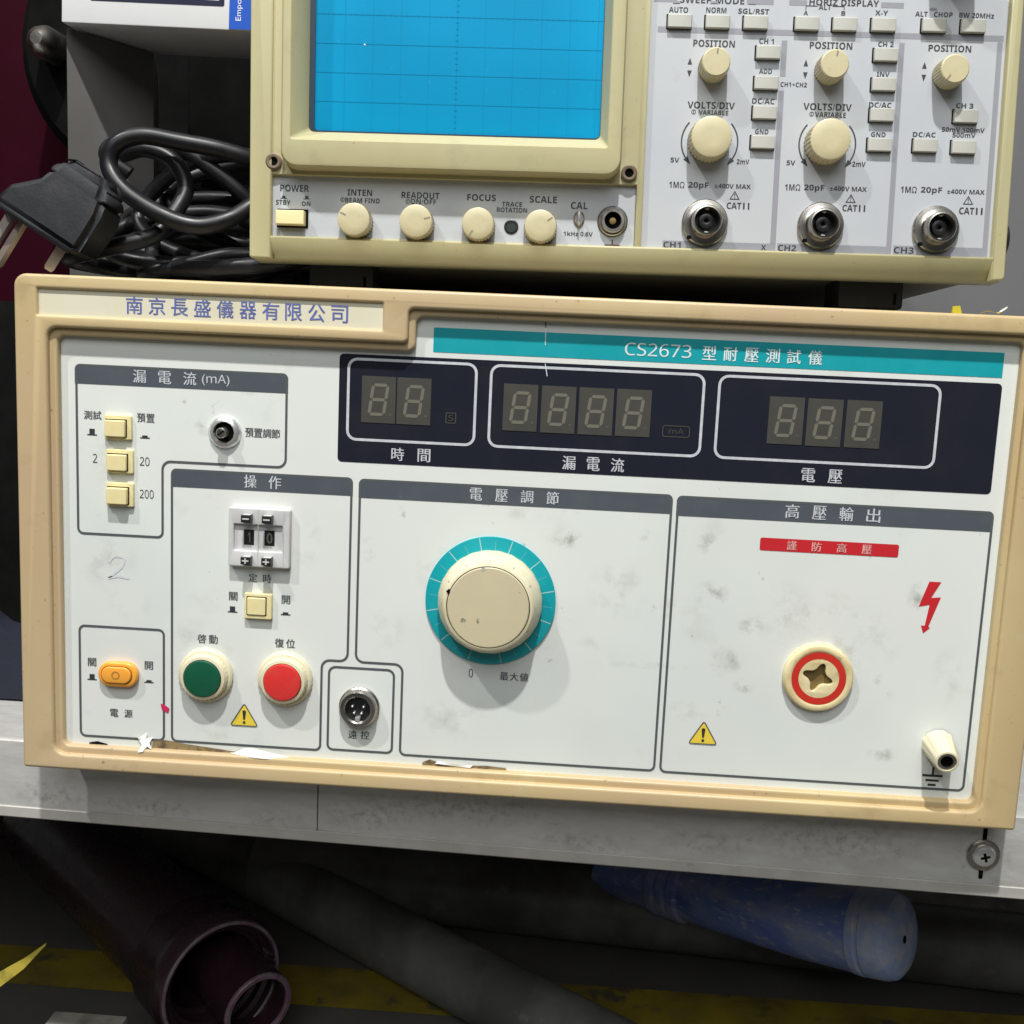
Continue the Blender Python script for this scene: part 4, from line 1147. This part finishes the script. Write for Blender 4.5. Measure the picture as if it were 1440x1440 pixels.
for s0, ln, tw_ in ((-15.0, 14.5, 0.2), (-9.8, 19, 0.5), (7.2, 10, -0.4)):
    c0 = PC + sd * s0 + ax * 0.2
    w, th = 3.5, 0.95
    s2 = (sd * math.cos(tw_) + dp * math.sin(tw_))
    d2 = ax.cross(s2)
    rings = []
    for t, k in ((-1, 1), (ln - 1.2, 1), (ln, 0.7)):
        c = c0 + ax * t
        rings.append([c + s2 * w / 2 * k + d2 * th * k, c - s2 * w / 2 * k + d2 * th * k, c - s2 * w / 2 * k - d2 * th * k, c + s2 * w / 2 * k - d2 * th * k])
    add('prong', loft('prong', rings, True), M['prong'], pb)
rl = smooth_path([P(24, 10, 214), P(30, 16, 222), P(36, 30, 228)], 6)
add('strain_relief', tube('strain_relief', [P(20, 8, 205), P(25, 11, 211), P(28, 16, 214)], 4.5, 12, [6.5, 5, 3.8]), M['rubber'], pb)

# --- white product box on a dark carton, behind the lead
wb = thing('product_box', 'white box with blue corner strip lying across the grey carton', 'box', (30, 50, 281))
tilt = math.radians(1.3)
wb.rotation_euler = (0, tilt, math.radians(-2))
wbb = add('carton', box_mesh('carton', -37.5, 55, 0.5, 60, 0, 47, 0.6), M['white_card'], wb)
add('blue_strip', flat('blue_strip', [[V((29.6, 0.9)), V((48, 0.9)), V((48, 60)), V((29.6, 60))]], -0.12), M['blue_print'], wb)
bm = bmesh.new()
put_glyphs(bm, 'Empow', 32.2, 35.0, 4.0, 14.5, -0.2, True)
add('lettering', finish(bm, 'lettering', 0, False), M['white_card'], wb)
add('picture_frame', flat('picture_frame', [rrect(-26, 27.6, 9.0, 58, 0.8)], -0.12), M['navy'], wb)
add('picture', flat('picture', [[V((13, 11.2)), V((25.5, 11.0)), V((25.5, 56)), V((13, 56))]], -0.2), M['thumb'], wb)
gc = thing('grey_carton', 'dark grey carton standing behind the coiled lead under the white box', 'box', (-7.5, 56, 184))
foot_ = [(0, 0), (21, 37), (6, 84), (-16, 46)]
add('carton', loft('carton', [[(x, y, 0) for x, y in foot_], [(x, y, 97) for x, y in foot_], [(x * 0.98 + 0.1, y * 0.98 + 0.8, 97.6) for x, y in foot_]], True), M['grey_card'], gc)
# --- black equipment behind everything at the left
bc = thing('black_case', 'black equipment case in deep shadow behind the coiled lead and grey carton', 'case', (70, 150, 184))
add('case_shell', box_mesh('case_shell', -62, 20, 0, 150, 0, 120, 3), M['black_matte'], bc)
add('catch', lathe('catch', [(3, 0), (3, 2), (2, 3)], 16), M['nickel'], bc, (-7, 0, 54))
# --- maroon machine at the far left with its black wheel and bolt
mm_ = thing('maroon_machine', 'dark maroon painted machine with black wheel at the left edge beside the tester', 'machine', (-90, 230, 0))
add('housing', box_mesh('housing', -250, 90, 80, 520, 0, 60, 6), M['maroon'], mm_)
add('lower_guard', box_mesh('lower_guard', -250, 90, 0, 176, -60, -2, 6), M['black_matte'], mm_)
wheel = add('wheel', lathe('wheel', [(66, -30), (66, 10), (61, 16), (14, 18)], 56), M['black_matte'], mm_, (66, -32, 305))
add('bolt', lathe('bolt', [(8, 10), (8, 24), (6, 30), (3, 33)], 20), M['nickel'], wheel, (-45, -6, -3))
# --- navy cloth at the left of the tester
cl = thing('navy_cloth', 'crumpled navy cloth on the shelf left of the tester', 'cloth', (-60, 75, 0))
rows = []
for j in range(10):
    row = []
    for i in range(18):
        x = -70 + i * 7.6
        y = j * 7.0
        z = 52 * (1 - ((j - 1) / 9.5) ** 2) * (0.75 + 0.2 * math.sin(i * 0.9 + j * 0.4)) * min(1, (i + 1) / 5) + 4 * math.sin(i * 2.1 + j * 1.7)
        row.append((x, y - 8, max(0.5, z if j else 1)))
    rows.append(row)
sheet('fabric', rows, M['blue_cloth'], cl)
# --- tape scraps on the tester's rim
t1 = add('tape_scrap', loft('tape_scrap', [[(330.2, 7, 183.4), (333.6, 7, 183.4), (333.2, 9, 183.4), (330.2, 9, 183.4)], [(329.9, 6.4, 186.2), (332.4, 6.2, 186.5), (332.4, 6.5, 186.5), (330.0, 6.8, 186.2)]], True), M['tape'], None)
t1['label'] = 'yellow tape scrap standing up on the tester rim, left of the two'
t1['category'] = 'tape scrap'
t1['group'] = 'tape scraps on the tester rim'
t2 = sheet('tape_scrap', [[(340 + 1.3 * i, 8, 184.2 + 0.7 * math.sin(i * 0.9) + 0.2 * i) for i in range(7)], [(340.5 + 1.2 * i, 10, 183.8 + 0.5 * math.sin(i * 0.9) + 0.3 * i) for i in range(7)]], M['tape'], None)
t2['label'] = 'curled yellow and white tape scrap near the right end of the tester rim'
t2['category'] = 'tape scrap'
t2['group'] = 'tape scraps on the tester rim'
add('white_end', loft('white_end', [[(347.0, 7.5, 184.9), (348.6, 7.5, 186.0), (348.6, 9.5, 186.2), (347.0, 9.5, 185.2)], [(348.0, 7.5, 186.0), (349.2, 7.5, 186.9), (349.2, 8.6, 186.9), (348.0, 8.6, 186.2)]], True), M['film_white'], t2)

# ================================================================== things lying under the shelf
def hollow(name, a, b, r_out, r_in, mat, parent, seg=40, lip=None):
    a, b = V(a), V(b)
    t = (b - a).normalized()
    n1 = t.cross(V((0, 0, 1))).normalized()
    n2 = n1.cross(t).normalized()
    L = (b - a).length
    rings = []
    prof = lip or [(L, r_out), (0.8, r_out), (0.0, r_out - 0.6), (0.0, r_in + 0.6), (0.8, r_in), (L, r_in)]
    for (s, r) in prof:
        c = a + t * s
        rings.append([c + (n1 * math.cos(2 * math.pi * k / seg) + n2 * math.sin(2 * math.pi * k / seg)) * r for k in range(seg)])
    return add(name, loft(name, rings), mat, parent)


mp = thing('maroon_pipe', 'large dark maroon plastic pipe with worn socket end lying under the shelf', 'pipe', (39, 116, -158))
A, Bv = (0, 0, 0), (-170, 170, 0)
hollow('pipe_wall', A, Bv, 40, 31, M['pipe_maroon'], mp, 56, [(240, 29), (40, 29), (34, 32.6), (14, 33.0), (12.5, 33.8), (3, 33.8), (0.8, 32.8), (0, 31.4), (0.3, 29.6), (2.6, 28.8), (3.6, 26.4), (7, 26), (8, 23.6), (16, 23), (18, 21), (240, 21)])
hollow('socket_rim', (0.5, -0.5, 0), (-0.9, 0.9, 0), 36.9, 34.9, M['pipe_raw'], mp, 56, [(2, 32.1), (0.3, 32.1), (0, 31.7), (0, 30.8), (0.3, 30.4), (2, 30.4)])
sp_ = thing('pipe_offcut', 'small maroon pipe offcut tucked in the mouth of the large maroon pipe', 'pipe', (53, 124, -171))
hollow('pipe_wall', (5, -9, 2), (-60, 60, 12), 18.2, 15.9, M['pipe_maroon'], sp_, 40)
hollow('cut_rim', (5.6, -9.7, 1.9), (2, -6, 2.4), 18.5, 15.6, M['pipe_raw'], sp_, 40, [(2, 18.5), (0.5, 18.5), (0, 18.0), (0, 16.2), (0.5, 15.6), (2, 15.6)])
sl = thing('broken_pipe_piece', 'curved broken shard of maroon pipe wedged inside the large pipe mouth', 'pipe shard', (30, 128, -168))
rows = []
for j in range(6):
    rows.append([(-10 + 26 * math.cos(math.radians(190 + 20 * i)) * 1.0 + j * -4, 6 + j * 6, 6 + 26 * math.sin(math.radians(190 + 20 * i)) - (0.8 * (i % 2) if j == 0 else 0)) for i in range(8)])
sheet('shard', rows, M['pipe_raw'], sl)

gp = thing('grey_pipe', 'long dusty grey pipe lying diagonally on the floor under the shelf', 'pipe', (193, 150, -181))
hollow('pipe_wall', (60, -48, 0), (-330, 245, 0), 19, 16.5, M['pipe_grey'], gp, 40)
gp2 = thing('grey_pipe', 'dusty grey pipe running crosswise under the blue tube beneath the shelf', 'pipe', (432, 236, -177))
hollow('pipe_wall', (170, -10, 0), (-420, 44, 0), 22.5, 20, M['pipe_grey'], gp2, 40)
for i, (x, y, z, r) in enumerate(((520, 292, -186, 14), (520, 330, -184, 16))):
    g3 = thing('steel_bar', ['grey square steel bar on the floor just behind the crosswise grey pipe', 'grey square steel bar farthest back on the floor under the shelf'][i], 'metal bar', (x, y, z), 'steel bars on the floor under the shelf')
    o = add('bar', box_mesh('bar', -150, 200, -r, r, -r, r, 2), M['bar'], g3)
    g3.rotation_euler = (0, 0, math.radians(-3 + 3 * i))

bt = thing('blue_tube', 'dusty translucent blue plastic tube with a round end cap under the shelf', 'tube', (377, 150, -125.5))
e0, e1 = V((0, 0, 0)), V((-112, 88, -26))
t = (e1 - e0).normalized()
n1 = t.cross(V((0, 0, 1))).normalized()
n2 = n1.cross(t).normalized()


def bt_ring(s, r, k=44):
    c = e0 + t * s
    return [c + (n1 * math.cos(2 * math.pi * i / k) + n2 * math.sin(2 * math.pi * i / k)) * r for i in range(k)]


add('tube_body', loft('tube_body', [bt_ring(s, r) for s, r in ((15, 19), (15.5, 21.9), (50, 21.2), (105, 17), (122, 15.5), (124, 17), (128, 17), (130, 14.5), (132, 16.3), (136, 16.3), (138, 14), (140, 15.6), (144, 15.6), (146, 13), (185, 13))], True), M['blue_tube'], bt)
add('end_cap', loft('end_cap', [bt_ring(s, r) for s, r in ((16.5, 20), (16, 22.6), (12, 22.8), (11.2, 22.0), (9.8, 22.0), (9, 22.6), (0, 22.2), (-3.5, 20.9), (-6, 17.8), (-7.4, 12), (-7.8, 5))], True), M['blue_cap'], bt)
c = e0 - t * 7.8 + n1 * -3.5 + n2 * 1
o = add('cap_hole', loft('cap_hole', [[c - t * 0.3 + (n1 * math.cos(2 * math.pi * i / 14) + n2 * math.sin(2 * math.pi * i / 14)) * 2.0 for i in range(14)]], True), M['black_matte'], bt)

ys = thing('lit_stripe_wedge', 'added yellow wedge for the light patch on the floor stripe, lower left under the shelf', 'lit_wedge', (-46, 60, -127))  # added wedge, models light falling on the yellow floor stripe
add('lit_wedge', loft('lit_wedge', [[(-30, 0, -18), (-30, 0, -29), (-30, 1.2, -29), (-30, 1.2, -18)], [(0, 0, 1.5), (0, 0, -5.5), (0, 1.2, -5.5), (0, 1.2, 1.5)], [(11, 0, 8.8), (11, 0, 4.0), (11, 1.2, 4.0), (11, 1.2, 8.8)], [(21.5, 0, 17.2), (21.5, 0, 16.4), (21.5, 1.0, 16.4), (21.5, 1.0, 17.2)]], True), M['lit_wedge'], ys)
wc = thing('white_carton', 'dirty off-white scrap, shaped as a raised carton, at the bottom left of the view', 'box', (-18, 56, -200))
add('carton', box_mesh('carton', -17, 19, 0, 38, 0, 34, 1.0), M['dirty_card'], wc)  # box form is invented, lifts a white scrap into the lamplight
